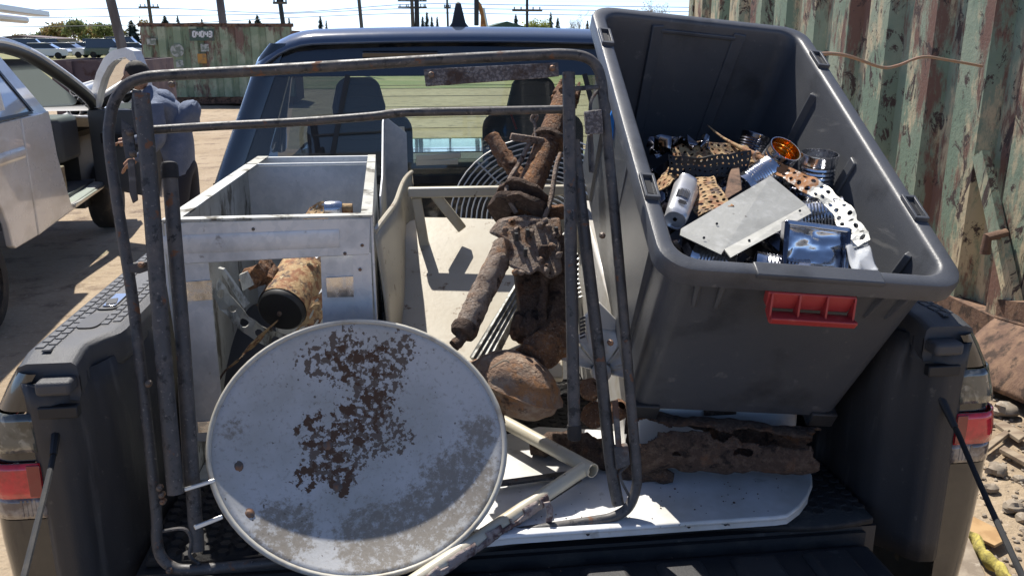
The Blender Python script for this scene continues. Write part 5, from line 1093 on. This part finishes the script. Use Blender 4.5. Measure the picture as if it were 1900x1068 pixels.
# roof edge running down into the windscreen pillar
edge = [lean(.95, 1.885), lean(1.4, 1.87), lean(1.9, 1.78), lean(2.4, 1.58), lean(2.75, 1.38), wp(2.92, S0-.02, 1.25)]
mb = MB(); mb.tube(smooth_path(edge, 5), .055, 8); part(WT, 'front_pillar', mb, M['darktrim'], sm=60)
mb = MB(); mb.tube(smooth_path([p+V((.02, 0, .035)) for p in edge], 5), .035, 8); part(WT, 'pillar_cover', mb, M['whitepaint'], sm=60)
e2 = [P_-wnn*1.3 if k < 2 else P_-wnn*(1.32+.08*(k-1)) for k, P_ in enumerate(edge)]
mb = MB(); mb.tube(smooth_path(e2, 5), .05, 8); part(WT, 'front_pillar', mb, M['darktrim'], sm=60)
mb = MB(); mb.bar(wp(1.42, -1.72, 1.3), wp(1.25, -1.5, 1.88), .12, .05, up=wnn); part(WT, 'middle_pillar', mb, M['darktrim'])
mb = MB(); mb.add([wp(2.92, S0-.06, 1.25), wp(2.92, -1.7, 1.25), wp(2.0, -1.5, 1.76), wp(2.0, -.2, 1.76)], [(0, 1, 2, 3)]); part(WT, 'windscreen', mb, M['glass_w'], sm=0)
mb = MB(); mb.box(tuple(min(a_, b_) for a_, b_ in zip(wp(2.5, -1.6, .8), wp(2.9, -.1, 1.22))), tuple(max(a_, b_) for a_, b_ in zip(wp(2.5, -1.6, .8), wp(2.9, -.1, 1.22)))); part(WT, 'dashboard', mb, M['greytrim'], bevel=.05)
for s_ in (-.42, -1.22):
    mb = MB(); mb.prism([wp(l, s_-.24, z) for l, z in ((1.25, .75), (1.75, .72), (1.80, .95), (1.35, 1.0), (1.20, 1.55), (1.05, 1.55), (1.12, .8))], wnn*.48); part(WT, 'seat', mb, M['greytrim'], bevel=.04, bseg=3)
mb = MB(); mb.lathe([(.18+.015*math.cos(a*math.pi/4), .015*math.sin(a*math.pi/4)) for a in range(9)], wp(2.35, -1.22, 1.18), -wd+V((0, 0, .5)), 24); part(WT, 'steering_wheel', mb, M['darktrim'])
mb = MB(); mb.prism([wp(1.66, -.02, .62), wp(2.0, -.02, .62), wp(2.0, -.4, .62), wp(1.66, -.4, .62)], (0, 0, .22)); part(WT, 'door_pocket_box', mb, M['plank'], bevel=.01)
mb = MB(); mb.grid(lambda u, v: wp(lerp(2.9, 4.1, v), lerp(S0-.02, -1.7, u), 1.21-.1*v-.12*max(0, v-.85)/.15-.03*abs(2*u-1)**3), 10, 10); part(WT, 'hood', mb, M['whitepaint'], sm=60, solid=.02)
mb = MB(); mb.prism([wp(4.08, S0-.05, .5), wp(4.08, -1.7, .5), wp(4.08, -1.7, 1.0), wp(4.08, S0-.05, 1.0)], wd*.06); part(WT, 'grille_panel', mb, M['darktrim'])
# rack with a plank
for (p, q) in ((wp(-1.5, -.15, 2.12), wp(1.95, -.15, 2.08)), (wp(-1.5, -1.5, 2.12), wp(1.95, -1.5, 2.08))):
    mb = MB(); mb.tube([p, q], .03, 10); part(WT, 'rack_rail', mb, M['alu'])
for l in (-1.2, .35):
    mb = MB(); mb.bar(wp(l, -.05, 2.06), wp(l, -1.6, 2.06), .05, .05); part(WT, 'rack_bar', mb, M['alu'])
    for s_ in (-.2, -1.45):
        mb = MB(); mb.bar(wp(l, s_, 1.9), wp(l, s_, 2.05), .05, .05, up=wd); part(WT, 'rack_post', mb, M['darktrim'])
mb = MB(); mb.bar(wp(-1.6, -.05, 2.20), wp(1.98, -.03, 2.13), .14, .045); solo('metal_channel', 'grey metal channel lying on the roof rack of the white pickup', 'metal channel', mb, M['alu'], bevel=.006)
# open door
H = wp(2.95, S0-.02, 0); an = math.radians(46); dd_ = (-wd*math.cos(an)+wnn*math.sin(an)).normalized(); dnv = V((dd_.y, -dd_.x, 0))
def dp(x, z, o=0, lean_=True): return H+dd_*x+V((0, 0, z))+dnv*o
DW = 1.0
dk = part(WT, 'passenger_door', (lambda m_: (m_.prism([dp(x, z) for x, z in ((0, .50), (DW-.12, .48), (DW, .8), (DW, 1.30), (0, 1.26))], dnv*.10), m_)[1])(MB()), M['greytrim'], bevel=.015)
fo = [(.0, 1.26), (.08, 1.42), (.22, 1.62), (.36, 1.75), (.50, 1.82), (.72, 1.85), (.84, 1.82), (.92, 1.66), (1.0, 1.30)]; fi = [(.12, 1.28), (.19, 1.42), (.30, 1.57), (.42, 1.68), (.54, 1.74), (.70, 1.765), (.77, 1.73), (.83, 1.60), (.90, 1.30)]
mb = MB(); k = len(fo); vs = [dp(*p) for p in fo]+[dp(*p) for p in fi]+[dp(*p, .08) for p in fo]+[dp(*p, .08) for p in fi]
fsx = []
for i in range(k-1): fsx += [(i, i+1, k+i+1, k+i), (2*k+i, 3*k+i, 3*k+i+1, 2*k+i+1), (i, 2*k+i, 2*k+i+1, i+1), (k+i, k+i+1, 3*k+i+1, 3*k+i)]
mb.add(vs, fsx); part(WT, 'window_frame', mb, M['whitepaint'], parent=dk, sm=40)
mb = MB(); mb.add([dp(*p, .04) for p in fi], [tuple(range(k))]); part(WT, 'door_glass', mb, M['glass_w'], parent=dk, sm=0)
mb = MB(); mb.box((-.001, -.001, -.001), (.001, .001, .001)); mb = MB(); mb.prism([dp(x, z, .1) for x, z in ((.25, .95), (.85, .95), (.9, 1.08), (.25, 1.06))], dnv*.05); part(WT, 'arm_rest', mb, M['darktrim'], parent=dk, bevel=.01)
mb = MB(); mb.prism([dp(x, z, -.03) for x, z in ((-.02, .49), (DW-.1, .47), (DW+.02, .8), (DW+.02, 1.28), (-.02, 1.25))], dnv*.03); part(WT, 'door_skin', mb, M['whitepaint'], parent=dk)
mb = MB(); c = wp(3.0, -1.95, 1.32); mb.obox(c, wnn*.10, V((0, 0, .09)), wd*.05); part(WT, 'side_mirror', mb, M['darktrim'], bevel=.03)
# ---- person
def skinmesh(name, verts, edges, radii, m, org, parent=None, sub=2):
    me = bpy.data.meshes.new(name); me.from_pydata([V(v)-org for v in verts], edges, []); o = bpy.data.objects.new(name, me); col.objects.link(o)
    if parent: o.parent = parent
    else: o.location = org
    sk = o.modifiers.new('skin', 'SKIN'); sk.use_smooth_shade = True
    for i, r in enumerate(radii): 
        rr = r if isinstance(r, tuple) else (r, r); me.skin_vertices[0].data[i].radius = rr
    me.skin_vertices[0].data[0].use_root = True
    s_ = o.modifiers.new('sub', 'SUBSURF'); s_.levels = sub; s_.render_levels = sub
    me.materials.append(m); return o
PF = at(330, 300, 6.35); PF.z = 0; PS = 1.0
def pp(x, y, z): return PF+V((x, y, z))*PS     # x: screen right, y: away, z: up; the person faces -x
PE = thing('person', 'person in a grey blue hooded jacket and dark trousers leaning towards the open truck door', 'person', PF)
vb = [pp(.02, 0, .93), pp(0, 0, 1.12), pp(-.04, 0, 1.28), pp(-.10, 0, 1.40), pp(-.16, 0, 1.47), pp(-.21, 0, 1.53),
      pp(.03, -.10, .86), pp(-.02, -.11, .48), pp(.03, -.11, .10), pp(-.10, -.12, .05),
      pp(.03, .10, .86), pp(.04, .12, .48), pp(.10, .12, .10), pp(-.03, .13, .05),
      pp(-.09, -.20, 1.36), pp(-.06, -.25, 1.10), pp(-.24, -.22, .96), pp(-.30, -.21, .94),
      pp(-.12, .20, 1.36), pp(-.16, .25, 1.12), pp(-.38, .22, 1.06), pp(-.44, .21, 1.05)]
ebd = [(0, 1), (1, 2), (2, 3), (3, 4), (4, 5), (0, 6), (6, 7), (7, 8), (8, 9), (0, 10), (10, 11), (11, 12), (12, 13), (3, 14), (14, 15), (15, 16), (16, 17), (3, 18), (18, 19), (19, 20), (20, 21)]
rb_ = [(.15, .17), (.135, .17), (.14, .18), (.13, .16), .075, .065, .105, .08, .065, .05, .105, .08, .065, .05, .08, .062, .048, .04, .08, .062, .048, .04]
bodyo = skinmesh('body', vb, ebd, rb_, M['hoodie'], PF, PE)
# trousers cover the legs, boots, head, hair, hands
tr = [pp(.02, 0, .98), pp(.02, 0, .90), pp(.03, -.10, .84), pp(-.02, -.11, .48), pp(.03, -.11, .10), pp(.03, .10, .84), pp(.04, .12, .48), pp(.10, .12, .10)]
skinmesh('trousers', tr, [(0, 1), (1, 2), (2, 3), (3, 4), (1, 5), (5, 6), (6, 7)], [(.155, .175), (.155, .175), .125, .098, .085, .125, .098, .085], M['pants'], PF, PE)
for yy, xx in ((-.11, .03), (.12, .10)):
    mb = MB(); mb.tube([pp(xx+.07, yy, .045), pp(xx, yy, .055), pp(xx-.10, yy, .045), pp(xx-.17, yy, .035)], [.03, .05, .05, .03], 10); part(PE, 'boot', mb, M['boot'], sm=60)
def blob(c, rx, ry, rz, tilt=0, nz=12, na=18, wob=0):
    mb = MB(); R_ = Matrix.Rotation(tilt, 3, 'Y')
    vs = [V(c)+R_ @ V((rx*math.sin(math.pi*i/nz)*math.cos(2*math.pi*j/na), ry*math.sin(math.pi*i/nz)*math.sin(2*math.pi*j/na), rz*math.cos(math.pi*i/nz)))*(1+wob*noise.noise(V((i*.7, j*.9, 1)))) for i in range(nz+1) for j in range(na)]
    mb.add(vs, [(i*na+j, i*na+(j+1) % na, (i+1)*na+(j+1) % na, (i+1)*na+j) for i in range(nz) for j in range(na)]); return mb
hc_ = pp(-.27, 0, 1.62)
hm = blob(hc_, .098, .076, .118, -.35); hd_ = part(PE, 'head', hm, M['skin'], sm=80)
mb = MB(); mb.tube([pp(-.36, 0, 1.63), pp(-.385, 0, 1.59), pp(-.355, 0, 1.585)], [.008, .016, .012], 8); part(PE, 'nose', mb, M['skin'], parent=hd_, sm=80)
for s_ in (-1, 1):
    part(PE, 'ear', blob(pp(-.25, s_*.077, 1.615), .02, .012, .032), M['skin'], parent=hd_, sm=80)
    part(PE, 'eye', blob(pp(-.352, s_*.034, 1.635), .008, .012, .006), M['hair'], parent=hd_, sm=80)
mb = MB(); mb.tube([pp(-.352, -.022, 1.555), pp(-.356, 0, 1.556), pp(-.352, .022, 1.555)], .005, 6); part(PE, 'mouth', mb, M['redtrim'] if 0 else M['skin'], parent=hd_, sm=80)
part(PE, 'hair', blob(hc_+V((.012, 0, .028)), .104, .084, .105, -.35, wob=.12), M['hair'], sm=80)
part(PE, 'beard', blob(pp(-.315, 0, 1.555), .045, .06, .055, .3, wob=.15), M['hair'], sm=80)
# hood and loose back of the jacket
mb = blob(pp(-.06, .0, 1.43), .10, .13, .075, .6, wob=.12); part(PE, 'hood', mb, M['hoodie'], sm=80)
mb = blob(pp(.075, .03, 1.24), .12, .17, .20, .65, wob=.16); part(PE, 'loose_jacket', mb, M['hoodie'], sm=80)
for (wr_, dr_) in ((pp(-.30, -.21, .94), V((-.06, 0, -.05))), (pp(-.44, .21, 1.05), V((-.08, 0, -.01)))):
    mb = MB(); dr2 = dr_.normalized(); sdv_ = V((0, 1, 0)); mb.tube([wr_, wr_+dr2*.05, wr_+dr2*.10], [.028, .04, .036], 10, ry=.5); hn = part(PE, 'hand', mb, M['skin'], sm=80)
    for k in range(4):
        b0 = wr_+dr2*.09+sdv_*(k-1.5)*.018; mb = MB(); mb.tube([b0, b0+dr2*.035+V((0, 0, -.006)), b0+dr2*(.06-.006*abs(k-1.2))+V((0, 0, -.025))], [.010, .009, .007], 7); part(PE, 'finger', mb, M['skin'], parent=hn, sm=80)
    b0 = wr_+dr2*.03-sdv_*.03; mb = MB(); mb.tube([b0, b0+dr2*.03-sdv_*.025, b0+dr2*.06-sdv_*.03], [.012, .010, .008], 7); part(PE, 'thumb', mb, M['skin'], parent=hn, sm=80)
# ---- far cars
def car(px, py, Y, ang, m, lab, s_=1.0, van=False):
    c = atz(px, py, 0); Rz = Matrix.Rotation(ang, 3, 'Z'); t = thing('parked_car', lab, 'car', c, 'cars parked in the far lot')
    def q(x, y, z): return c+Rz @ V((x*s_, y*s_, z*s_))
    hz = 1.85 if van else 1.45
    pr = [(-2.2, .3), (2.2, .3), (2.25, .7), (2.1, .95), (1.2, 1.0), (-2.1, 1.0), (-2.25, .7)]
    mb = MB(); mb.prism([q(x, -.85, z) for x, z in pr], Rz @ V((0, 1.7*s_, 0))); part(t, 'body', mb, M[m], bevel=.06*s_)
    pr2 = [(-2.05, .98), (1.3, .98), (.5, hz), (-1.9 if van else -1.2, hz)]
    mb = MB(); k = len(pr2); vs = [q(x, -.8+(.1 if z > 1.1 else 0), z) for x, z in pr2]+[q(x, .8-(.1 if z > 1.1 else 0), z) for x, z in pr2]; mb.add(vs, [tuple(range(k-1, -1, -1)), tuple(range(k, 2*k))]+[(i, (i+1) % k, k+(i+1) % k, k+i) for i in range(k)]); part(t, 'cabin', mb, M['carglass'], bevel=.03*s_)
    mb = MB(); mb.box((0, 0, 0), (0, 0, 0)); mb = MB(); mb.prism([q(pr2[3][0]-.05, -.72, hz), q(.55, -.72, hz), q(.55, .72, hz), q(pr2[3][0]-.05, .72, hz)], (0, 0, .06*s_)); part(t, 'roof', mb, M[m], bevel=.02*s_)
    for x in (-1.35, 1.35):
        for y in (-.8, .8):
            mb = MB(); mb.lathe([(.0001, -.1*s_), (.3*s_, -.1*s_), (.33*s_, 0), (.3*s_, .1*s_), (.0001, .1*s_)], q(x, y, .33), Rz @ V((0, 1, 0)), 14); part(t, 'wheel', mb, M['tyre'])
for a_ in ((85, 110, 0, .1, 'carwhite', 'white car in the far lot with a dark windscreen, nearest the white pickup'), (62, 101, 0, .2, 'carsilver', 'silver van at the far left of the lot', 1, True), (128, 108, 0, -.1, 'carwhite', 'white car in the front row left of the maroon bin'),
    (160, 104, 0, .0, 'carwhite', 'white pickup like car above the maroon bin'), (100, 96, 0, .15, 'carwhite', 'white van in the middle row, left of the dark ones', 1, True), (205, 108, 0, .05, 'cargreen', 'dark green van in the far lot beside the leaning pole', 1, True),
    (185, 97, 0, .1, 'cardark', 'dark van with a pale roof below the green tree', 1, True), (238, 103, 0, .1, 'cardark', 'dark car left of the numbered container', 1.1, True), (140, 94, 0, 0, 'carsilver', 'silver car in the back row of the lot'), (250, 108, 0, .2, 'carwhite', 'white car partly hidden by the numbered container')):
    car(*a_)
# sheds far away
def shed(px0, px1, pt_, Y, m, lab):
    a, c = at(px0, pt_, Y), at(px1, pt_, Y); t = thing('shed', lab, 'building', V(((a.x+c.x)/2, Y, 0))); h = max(2.2, a.z)
    mb = MB(); mb.box((a.x, Y, 0), (c.x, Y+8, h*.8)); part(t, 'wall', mb, M[m])
    mb = MB(); mb.prism([(a.x-.3, Y-.3, h*.8), (c.x+.3, Y-.3, h*.8), ((a.x+c.x)/2, Y-.3, h*1.0)], (0, 8.6, 0)); part(t, 'roof', mb, M['shed' if m == 'shed' else 'maroon'])
    for k in range(4):
        x = lerp(a.x, c.x, (k+.5)/4.); mb = MB(); mb.box((x-.6, Y-.05, 1.0), (x+.6, Y-.01, 2.0)); part(t, 'window', mb, M['carglass'])
shed(895, 985, 40, 75, 'shed', 'dark green shed with low gable beside the excavator')
shed(-40, 105, 66, 140, 'shedgrey', 'long grey brown building at the far left horizon')
# ---- poles and wires
def pole(px0, py0, px1, py1, Y, r, m, lab, arms=(), name='utility_pole'):
    b0 = at(px0, py0, Y); b1 = at(px1, py1, Y); d = (b1-b0)/max(.01, (b1.z-b0.z)); base = b0-d*b0.z; top = b1+d*2.5
    t = thing(name, lab, 'pole', base, 'poles along the yard')
    mb = MB(); mb.tube([base-d*.3, lerp(base, top, .5), top], [r*1.15, r, r*.85], 10); part(t, 'shaft', mb, M[m], sm=60)
    for (ppy, hw) in arms:
        f = (at(px0, ppy, Y).z)/top.z; c = lerp(base, top, f); mb = MB(); mb.bar(c-V((hw, .1, 0)), c+V((hw, -.1, 0)), .12, .15); ar = part(t, 'crossarm', mb, M['wood'])
        for k in (-.85, -.4, .4, .85):
            mb = MB(); mb.tube([c+V((hw*k, 0, .06)), c+V((hw*k, 0, .28))], .05, 8); part(t, 'insulator', mb, M['darktrim'], parent=ar)
    mb = MB(); mb.box((base.x-r*1.3, base.y-r*1.3, .0), (base.x+r*1.3, base.y+r*1.3, .15)); part(t, 'footing', mb, M['stone'])
pole(226, 86, 205, 0, 22, .12, 'pole', 'thick dark grey pole leaning behind the open truck door')
pole(281, 45, 275, 0, 85, .16, 'wood', 'slim wooden pole above the numbered container', ((14, .9),))
pole(415, 54, 408, 0, 30, .13, 'pole', 'thick grey pole standing behind the numbered container')
pole(526, 50, 519, 0, 60, .15, 'darktrim', 'dark pole with a lamp head left of the cab roof', ((6, .45),))
pole(671, 50, 666, 0, 45, .09, 'pole', 'thin bare pole above the left of the cab roof')
pole(766, 46, 764, 0, 90, .18, 'wood', 'left pole of the twin power poles behind the cab', ((2, 1.4), (14, 1.4)))
pole(774, 46, 773, 0, 90, .24, 'darktrim', 'right pole of the twin power poles behind the cab', ((2, 1.0), (14, 1.0)))
pole(831, 48, 830, 15, 80, .10, 'pole', 'short slim lamp post left of the antenna fin', ((15, .3),))
pole(978, 42, 978, 0, 70, .11, 'darktrim', 'thin dark pole between the green shed and the tote', ((20, 1.2),))
for i, (y0, y1, y2) in enumerate(((12, 20, 8), (26, 22, 16), (42, 30, 25))):
    mb = MB(); mb.tube(smooth_path([at(-100, y0+10, 95), at(281, y0+4, 86), at(523, y1+4, 88), at(770, y2, 90), at(978, y2+2, 92), at(1400, y2+8, 98)], 6), .035, 5)
    solo('power_line', ['highest power line crossing the sky behind the cab', 'middle power line crossing the sky behind the cab', 'lowest power line crossing the sky behind the cab'][i], 'power line', mb, M['wire'], group='power lines')
# ---- excavator
t = thing('excavator', 'orange excavator with raised arm behind the cab near the green shed', 'excavator', at(893, 60, 55)*1)
t.location.z = 0; Ye = 55
mb = MB(); P = [at(905, 60, Ye), at(902, 30, Ye), at(893, 8, Ye), at(882, -6, Ye), at(886, 8, Ye), at(893, 30, Ye), at(892, 60, Ye)]; mb.prism(P, (0, .5, 0)); part(t, 'boom', mb, M['orange'], bevel=.05)
mb = MB(); mb.bar(at(884, -10, Ye-.2), at(884, 48, Ye-.2), .28, .3, up=(0, 1, 0)); part(t, 'stick', mb, M['darktrim'], bevel=.04)
mb = MB(); mb.tube([at(897, 15, Ye-.3), at(904, 50, Ye-.3)], .07, 8); part(t, 'hydraulic_cylinder', mb, M['alu'])
bx_ = t.location; mb = MB(); mb.box((bx_.x-.5, Ye+.6, .9), (bx_.x+2.6, Ye+3, 2.0)); part(t, 'house', mb, M['orange'], bevel=.1)
for yy in (Ye+.5, Ye+2.6):
    mb = MB(); mb.box((bx_.x-1, yy, .0), (bx_.x+2.8, yy+.6, .9)); part(t, 'track', mb, M['tyre'], bevel=.3)
# ---- trees
def leafcrown(c, rx, rz, n, ls, seed, gaps=.5):
    random.seed(seed); mb = MB(); cl_ = [V((rnd(-1, 1)*rx*.6, rnd(-1, 1)*rx*.6, rnd(-.8, .8)*rz*.8)) for _ in range(max(5, n//90))]
    for _ in range(n):
        k = random.choice(cl_); p = c+k+V((random.gauss(0, rx*.20), random.gauss(0, rx*.20), random.gauss(0, rz*.18)))
        a = V((rnd(-1, 1), rnd(-1, 1), rnd(-1, 1))).normalized(); b_ = a.orthogonal().normalized(); s_ = ls*rnd(.5, 1.2)
        mb.add([p-a*s_, p-b_*s_*.5, p+a*s_, p+b_*s_*.5], [(0, 1, 2, 3)])
    return mb
def tree(px, pt_, Y, wpx, m, lab, n=1100, group='trees on the horizon'):
    c0 = at(px, pt_, Y); base = V((c0.x, Y, 0)); h = max(2, c0.z); rx = wpx/2/F*(Y+2); t = thing('broadleaf_tree', lab, 'tree', base, group)
    mb = MB(); mb.tube([base, base+V((.05*h*.1, 0, h*.45)), base+V((0, 0, h*.85))], [h*.03, h*.022, h*.006], 7)
    for k in range(5): a = k*1.3; mb.tube([base+V((0, 0, h*(.35+.08*k))), base+V((rx*.6*math.cos(a), rx*.6*math.sin(a), h*(.55+.08*k)))], [h*.012, h*.004], 5)
    part(t, 'trunk', mb, M['twig']); part(t, 'crown', leafcrown(base+V((0, 0, h*.60)), rx, h*.42, n, rx*.11+.05, int(px)), M[m], sm=0)
def conifer(px, pt_, Y, wpx, lab, n=900):
    c0 = at(px, pt_, Y); base = V((c0.x, Y, 0)); h = max(2, c0.z); rx = wpx/2/F*(Y+2); t = thing('conifer_tree', lab, 'tree', base, 'conifers on the horizon')
    mb = MB(); mb.tube([base, base+V((0, 0, h))], [h*.02, h*.003], 6); part(t, 'trunk', mb, M['twig'])
    random.seed(int(px)+3); mb = MB()
    for _ in range(n):
        f = random.random()**.7; z = h*(1-.92*f); a = rnd(0, 6.28); r = rx*f*rnd(.3, 1.0)*(.75+.25*math.sin(z/h*40)); p = base+V((r*math.cos(a), r*math.sin(a), z)); o = V((math.cos(a), math.sin(a), -.5)).normalized(); s_ = rx*.22; w_ = o.cross(V((0, 0, 1))).normalized()
        mb.add([p-o*s_*.5, p+w_*s_*.3, p+o*s_, p-w_*s_*.3], [(0, 1, 2, 3)])
    part(t, 'crown', mb, M['conifer'], sm=0)
def bare(px, pt_, Y, wpx, lab, seed, leafm=None):
    c0 = at(px, pt_, Y); base = V((c0.x, Y, 0)); h = max(2, c0.z); sp = wpx/2/F*(Y+2); t = thing('bare_tree', lab, 'tree', base, 'bare trees on the horizon'); random.seed(seed); mb = MB(); tips = []
    def br_(p, d, L_, r, dep):
        q = p+d*L_; mb.tube([p, (p+q)/2+V((rnd(-1, 1), rnd(-1, 1), 0))*L_*.06, q], [r, r*.8, r*.55], 5, cap=False)
        if dep == 0: tips.append(q); return
        for _ in range(3 if dep > 1 else 4): br_(lerp(p, q, rnd(.55, 1)), (d+V((rnd(-1, 1), rnd(-1, 1), rnd(-.2, .5)))*.62).normalized(), L_*rnd(.5, .78), r*.52, dep-1)
    br_(base, V((rnd(-.05, .05), 0, 1)), h*.36, h*.016, 4); part(t, 'trunk', mb, M['twig'], sm=0)
    mb = MB()
    for q in tips:
        for _ in range(3):
            p = q+V((rnd(-1, 1), rnd(-1, 1), rnd(-1, 1)))*h*.03; a = V((rnd(-1, 1), rnd(-1, 1), rnd(-1, 1))).normalized(); b_ = a.orthogonal(); s_ = h*.006
            mb.add([p-a*s_, p-b_*s_*.6, p+a*s_, p+b_*s_*.6], [(0, 1, 2, 3)])
    part(t, 'buds', mb, M[leafm or 'twig'], sm=0, kind='stuff')
for (px, pt_, Y, w, m, lab) in ((112, 42, 240, 62, 'leaf_y', 'yellowing round tree left of the tallest green tree'), (132, 36, 225, 50, 'leaf_g', 'tallest green tree on the left horizon'), (158, 44, 250, 60, 'leaf_y', 'yellow brown tree right of the tallest green tree'), (190, 44, 230, 44, 'leaf_g', 'green tree left of the leaning pole'),
        (60, 60, 260, 44, 'leaf_g', 'low dark green tree at the far left'), (38, 62, 250, 36, 'leaf_y', 'low yellow tree leftmost on the horizon'), (175, 44, 262, 44, 'leaf_y', 'pale yellow tree just left of the leaning pole'), (212, 50, 255, 36, 'leaf_y', 'small yellow tree right behind the leaning pole'), (85, 56, 255, 34, 'conifer', 'dark round tree left of the yellowing tree'), (272, 36, 180, 34, 'leaf_y', 'yellowish tree at the foot of the slim wooden pole'), (990, 36, 120, 44, 'leaf_lime', 'bright lime green bush right of the green shed'), (1012, 40, 120, 30, 'leaf_lime', 'smaller lime green bush beside the first')):
    tree(px, pt_, Y, w, m, lab)
for i, (px, pt_, w) in enumerate(((243, 45, 22), (305, 37, 20), (329, 37, 12), (374, 42, 10), (477, 36, 20), (463, 44, 14), (536, 40, 10), (594, 37, 12), (605, 44, 8), (784, 38, 12), (792, 30, 12), (801, 38, 10), (811, 38, 10), (957, 34, 14), (1022, 30, 12), (1035, 40, 12), (1090, 45, 10))):
    conifer(px, pt_-7, 190+i % 4*16, w*2.6, 'dark conifer number %d from the left along the horizon' % (i+1) if 0 else ['dark conifer left of the numbered container', 'wide dark conifer over the left end of the numbered container', 'slim conifer over the middle of the numbered container', 'tiny conifer just left of the thick grey pole', 'broad dark conifer above the right end of the numbered container', 'short conifer just left of the broad one', 'tiny conifer right of the dark lamp pole', 'taller conifer of the pair left of the thin bare pole', 'shorter conifer of the pair left of the thin bare pole', 'first conifer right of the twin power poles', 'tallest conifer right of the twin power poles', 'third conifer right of the twin power poles', 'last conifer before the short lamp post', 'conifer above the green shed', 'tall slim conifer behind the lime bushes', 'short conifer right of the lime bushes', 'small conifer next to the tote rim'][i])
for (px, pt_, Y, w, lab, sd_, lm) in ((1070, 2, 60, 40, 'tall bare tree right of the lime bushes', 3, None), (1086, 12, 66, 34, 'bare tree close to the left of the tote rim', 4, None), (745, 30, 80, 24, 'small bare tree left of the twin power poles', 5, None), (1000, 26, 85, 30, 'bare tree behind the lime bushes', 6, None), (1195, -25, 50, 60, 'budding tree rising behind the tote, left one', 7, 'leaf_y'), (1257, -60, 30, 70, 'thick trunked budding tree rising behind the tote', 8, 'leaf_y'), (860, 28, 70, 30, 'reddish bare tree between antenna fin and excavator', 9, None), (395, 30, 90, 40, 'bare tree by the thick grey pole', 10, None), (610, 42, 100, 40, 'low bare bush line above the cab roof', 12, None)):
    bare(px, pt_, Y, w, lab, sd_, lm)
